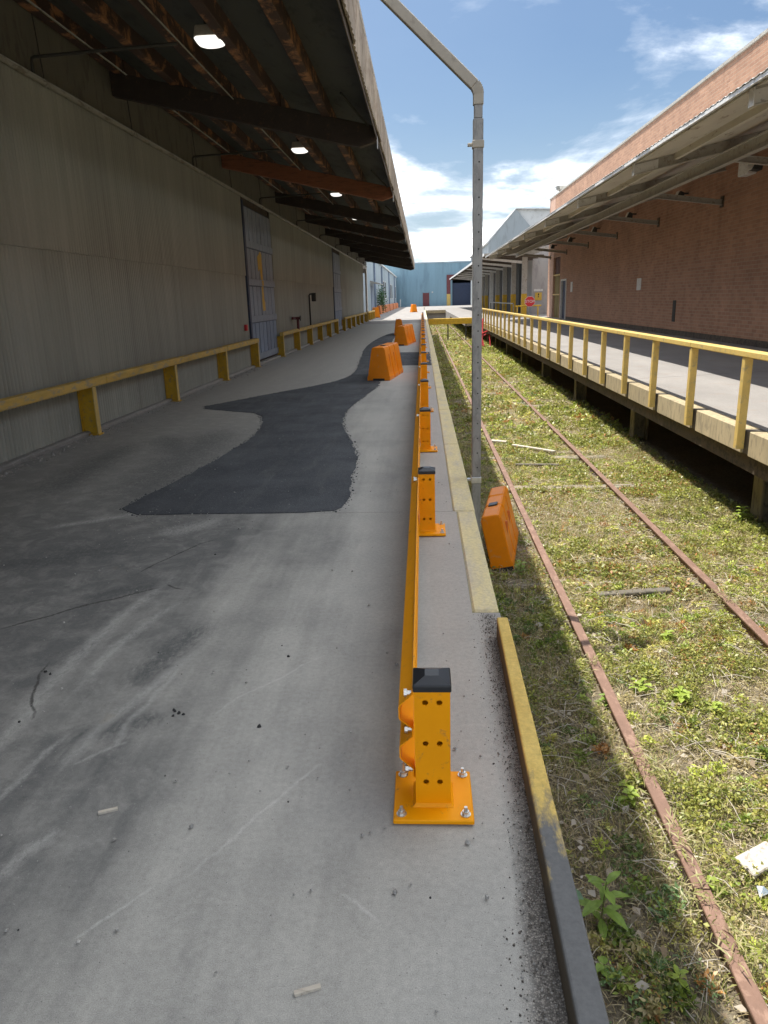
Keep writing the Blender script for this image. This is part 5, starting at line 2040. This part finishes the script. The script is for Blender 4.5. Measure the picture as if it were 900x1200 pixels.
# individual weeds
def broad_leaf(g, base, th, L, W_, lift, cup=0.15):
    d = Vector((math.cos(th), math.sin(th), lift)).normalized()
    s = Vector((-math.sin(th), math.cos(th), 0))
    rows = []
    for u, w in ((0.0, 0.06), (0.18, 0.55), (0.45, 1.0), (0.72, 0.75), (0.92, 0.28), (1.0, 0.02)):
        c = Vector(base) + d * (L * u) - Vector((0, 0, 1)) * (L * 0.45 * u * u * (0.5 + 0.5 * lift))
        e = Vector((0, 0, 1)) * (W_ * w * cup)
        rows.append((c - s * (W_ * w * 0.5) + e, c, c + s * (W_ * w * 0.5) + e))
    vs = [p for r in rows for p in r]
    fs = []
    for a in range(len(rows) - 1):
        for b in (0, 1):
            fs.append((a * 3 + b, a * 3 + b + 1, a * 3 + 4 + b, a * 3 + 3 + b))
    g.add(vs, fs)


def green_mat(name, c):
    m, t, b = new_mat(name)
    p = pos(t)
    n1 = noise(t, p, 25, 4)
    col = mix(t, ramp(t, n1, [(0.3, 0.0), (0.7, 1.0)]), tuple(q * 0.75 for q in c), tuple(q * 1.25 for q in c))
    t.links.new(col, b.inputs['Base Color'])
    b.inputs['Roughness'].default_value = 0.5
    tr = t.nodes.new('ShaderNodeBsdfTranslucent')
    t.links.new(col, tr.inputs['Color'])
    ms = t.nodes.new('ShaderNodeMixShader')
    ms.inputs[0].default_value = 0.3
    t.links.new(b.outputs[0], ms.inputs[1])
    t.links.new(tr.outputs[0], ms.inputs[2])
    t.links.new(ms.outputs[0], t.nodes['Material Output'].inputs[0])
    return m


M['weed_green'] = green_mat('weed_green', (0.24, 0.36, 0.06))
M['weed_lime'] = green_mat('weed_lime', (0.33, 0.43, 0.065))
M['weed_blue'] = green_mat('weed_blue', (0.18, 0.31, 0.18))


def weed(x, y, h, nl, L, W_, mat, label, rows=3):
    t = thing('weed', label, 'weed', (x, y, BED), 'broad leaved weeds on the track bed')
    g = MB()
    a0 = random.uniform(0, 6)
    g.tube([(0, 0, 0), (0.01, 0.01, h * 0.5), (0.015, 0.0, h)], [0.006, 0.004, 0.002], 5)
    obj('stem', g, M['stem'], t, local=True)
    for k in range(nl):
        g = MB()
        u = 0.12 + 0.88 * (k + 0.5) / nl
        broad_leaf(g, (0.01 * u + random.gauss(0, 0.018 if nl > 20 else 0.0), 0.005 + random.gauss(0, 0.03 if nl > 20 else 0.0), h * u * (random.uniform(0.5, 1) if nl > 20 else 1)), a0 + k * 2.4 + random.uniform(-0.3, 0.3), L * random.uniform(0.7, 1.1) * (1.1 - 0.4 * u), W_ * random.uniform(0.8, 1.1), random.uniform(0.15, 0.7))
        obj('leaf', g, mat, t, local=True)
    return t


weed(0.80, 2.86, 0.28, 12, 0.17, 0.050, M['weed_green'], 'upright dark green weed with long leaves beside the grey kerb end')
weed(0.64, 2.94, 0.12, 6, 0.17, 0.095, M['weed_blue'], 'low bluish green weed with broad leaves against the dock wall')
weed(0.74, 2.60, 0.08, 5, 0.07, 0.045, M['weed_green'], 'small round leaved seedling by the near end of the kerb')
weed(1.83, 4.88, 0.15, 34, 0.105, 0.045, M['weed_lime'], 'bushy bright green weed between the rails in the sun')
weed(2.02, 4.74, 0.12, 26, 0.09, 0.04, M['weed_lime'], 'bright green clump right of the bushiest weed between the rails')
weed(1.25, 3.92, 0.05, 3, 0.15, 0.07, M['weed_lime'], 'single flat lime leaf lying over the left rail')
weed(1.38, 3.10, 0.08, 8, 0.08, 0.03, M['weed_lime'], 'tufted yellow green weed growing through the left rail')
weed(1.50, 2.62, 0.07, 7, 0.07, 0.04, M['weed_lime'], 'small green weed right of the left rail at the bottom edge')
weed(1.60, 5.05, 0.11, 24, 0.085, 0.038, M['weed_lime'], 'leafy lime clump just right of the left rail, beside the bushiest weed')
weed(1.16, 3.74, 0.11, 16, 0.09, 0.04, M['weed_lime'], 'yellow green clump just left of the left rail at the shadow edge')
weed(1.30, 4.85, 0.10, 18, 0.10, 0.035, M['weed_green'], 'weed tuft growing over a buried stretch of the left rail')
weed(1.05, 2.55, 0.09, 9, 0.08, 0.03, M['weed_lime'], 'sunlit pale weed left of the rail at the bottom edge')
weed(1.00, 7.5, 0.16, 14, 0.12, 0.05, M['weed_green'], 'leafy weed at the foot of the barrier on the track bed')
weed(0.60, 7.2, 0.18, 10, 0.14, 0.05, M['weed_green'], 'shaded weed between the downpipe and the track bed barrier')
weed(4.05, 9.3, 0.22, 16, 0.14, 0.05, M['weed_lime'], 'bright weed at the foot of the nearest pier under the right platform')
weed(2.05, 5.9, 0.10, 10, 0.10, 0.05, M['weed_lime'], 'low spreading weed between the rails beyond the bushy clump')

for (x, y, sp_, k_) in ((1.31, 3.98, 0.10, 260), (1.33, 3.32, 0.09, 200), (1.29, 2.98, 0.07, 120), (1.35, 2.66, 0.08, 160), (2.78, 6.6, 0.10, 200), (1.30, 5.3, 0.06, 90)):
    n = k_
    P = np.stack([rng.normal(x, sp_ * 0.6, n), rng.normal(y, sp_, n), np.full(n, BED) + rng.uniform(0.03, 0.15, n)], 1)
    u = rng.uniform(size=(n, 1))
    leaves_obj('straw_tuft', P, rng.uniform(0.03, 0.10, n), np.array([0.50, 0.43, 0.24]) * u + np.array([0.28, 0.30, 0.08]) * (1 - u), None, 0.4, 0.10, 'stuff')

# planks, board and wrapper
def loose(name, x, y, L, w, h, rz, mat, label, cat, z=0.045, tilt=0.0):
    g = MB()
    g.box(-L / 2, L / 2, -w / 2, w / 2, 0, h)
    o = obj(name, g, mat, bevel=min(h, w) * 0.2)
    o.location = (x, y, BED + z)
    o.rotation_euler = (0, tilt, rz)
    return tag(o, label, cat)


loose('plank', 2.08, 14.05, 1.0, 0.07, 0.035, -0.80, M['dead_wood'], 'long pale stick lying between the rails', 'plank', 0.07)
loose('plank', 1.50, 14.8, 0.35, 0.10, 0.05, -0.5, M['dead_wood'], 'short pale board stub beside the left rail', 'plank', 0.06)
loose('plank', 1.95, 12.7, 0.75, 0.07, 0.03, -0.1, M['grey_timber'], 'weathered grey plank below the long pale stick', 'plank', 0.05)
loose('bark_strip', 2.05, 6.9, 0.75, 0.09, 0.04, 0.15, M['grey_timber'], 'dark split plank half buried between the rails', 'plank', 0.03)
g = MB()
g.hexa([(-0.10, -0.06, 0), (0.11, -0.075, 0), (0.12, 0.05, 0), (-0.09, 0.07, 0)], [(-0.10, -0.06, 0.025), (0.11, -0.075, 0.035), (0.12, 0.05, 0.03), (-0.09, 0.07, 0.02)])
o = tag(obj('broken_block', g, M['white_board'], bevel=0.006), 'broken whitish block lying right of the left rail', 'block')
o.location = (1.68, 3.24, BED + 0.07)
o.rotation_euler = (0.1, -0.15, 0.5)
g = MB()
g.add([(0, 0, 0), (0.05, 0.01, 0.02), (0.055, 0.05, 0.005), (0.0, 0.045, 0.03), (0.025, 0.025, 0.045)], [(0, 1, 4), (1, 2, 4), (2, 3, 4), (3, 0, 4), (3, 2, 1, 0)])
o = tag(obj('wrapper', g, M['foil']), 'crumpled silvery blue wrapper near the whitish block', 'wrapper')
o.location = (1.60, 3.02, BED + 0.05)


# pebbles and grit on the dock
def pebbles(name, pts, mat):
    g = MB()
    for (x, y, z, r) in pts:
        n = 5
        a = random.uniform(0, 6)
        vs = []
        for k in range(n):
            th = a + 2 * math.pi * k / n
            rr = r * random.uniform(0.7, 1.25)
            vs.append((x + rr * math.cos(th), y + rr * math.sin(th), z))
        for k in range(n):
            th = a + 2 * math.pi * k / n
            rr = r * random.uniform(0.4, 0.8)
            vs.append((x + rr * math.cos(th), y + rr * math.sin(th), z + r * random.uniform(0.6, 1.1)))
        g.add(vs, [tuple(range(n, 2 * n))] + [(k, (k + 1) % n, n + (k + 1) % n, n + k) for k in range(n)])
    return tag(obj(name, g, mat), kind='stuff')


for nm, mt, cnt in (('grit', M['stone'], 1500), ('grit', M['dirt_grit'], 2500)):
    pts = []
    for k in range(cnt):
        y = random.uniform(1.0, 3.6)
        w_ = 0.042 + 0.03 * max(0, 2.1 - y)
        pts.append((0.335 - 0.03 * max(0, 2.1 - y) - abs(random.gauss(0, w_)) + random.uniform(0, 0.03), y, 0.001, abs(random.gauss(0, 0.0013)) + 0.0009))
    pebbles(nm, pts, mt)
pts = []
for k in range(700):
    pts.append((-4.36 + abs(random.gauss(0, 0.12)), random.uniform(5.5, 20), 0.0, abs(random.gauss(0, 0.006)) + 0.004))
for k in range(420):
    x, y = random.uniform(-3.5, 0.2), 1.1 + abs(random.gauss(0, 3.5))
    pts.append((x, y, 0.0065, abs(random.gauss(0, 0.0028)) + 0.0018))
for k in range(150):
    x, y = random.gauss(-1.95, 0.28), random.gauss(5.35, 0.2)
    pts.append((x, y, 0.002, abs(random.gauss(0, 0.0035)) + 0.0015))
pebbles('gravel', pts, M['stone'])
pts = [(random.uniform(-2.2, 0.1), random.uniform(1.2, 5.0), 0.0, abs(random.gauss(0, 0.004)) + 0.002) for k in range(22)]
pts += [(-1.02 + random.gauss(0, 0.02), 2.62 + random.gauss(0, 0.015), 0, 0.007) for k in range(6)]
pebbles('crumbs', pts, M['char'])
pts = []
for poly in (smooth_poly(patch, 1),):
    for a in range(len(poly)):
        p, q = Vector(poly[a]), Vector(poly[(a + 1) % len(poly)])
        if min(p.y, q.y) > 20 or max(p.y, q.y) < 5.6:
            continue
        for k in range(int((q - p).length * 110)):
            r = p.lerp(q, random.random())
            pts.append((r.x + random.gauss(0, 0.022), r.y + random.gauss(0, 0.03), 0.001, abs(random.gauss(0, 0.003)) + 0.002))
pebbles('asphalt_crumbs', pts, M['asphalt'])
for (x, y, L, rz, lb) in ((-0.30, 1.38, 0.065, 0.35, 'small pale splinter of wood on the near dock floor'), (-1.06, 2.02, 0.06, 0.4, 'white chip of wood on the dirty left part of the dock floor')):
    g = MB()
    g.box(-L / 2, L / 2, -0.006, 0.006, 0, 0.008)
    o = tag(obj('wood_chip', g, M['dead_wood']), lb, 'chip')
    o.location = (x, y, 0.001)
    o.rotation_euler = (0, 0, rz)
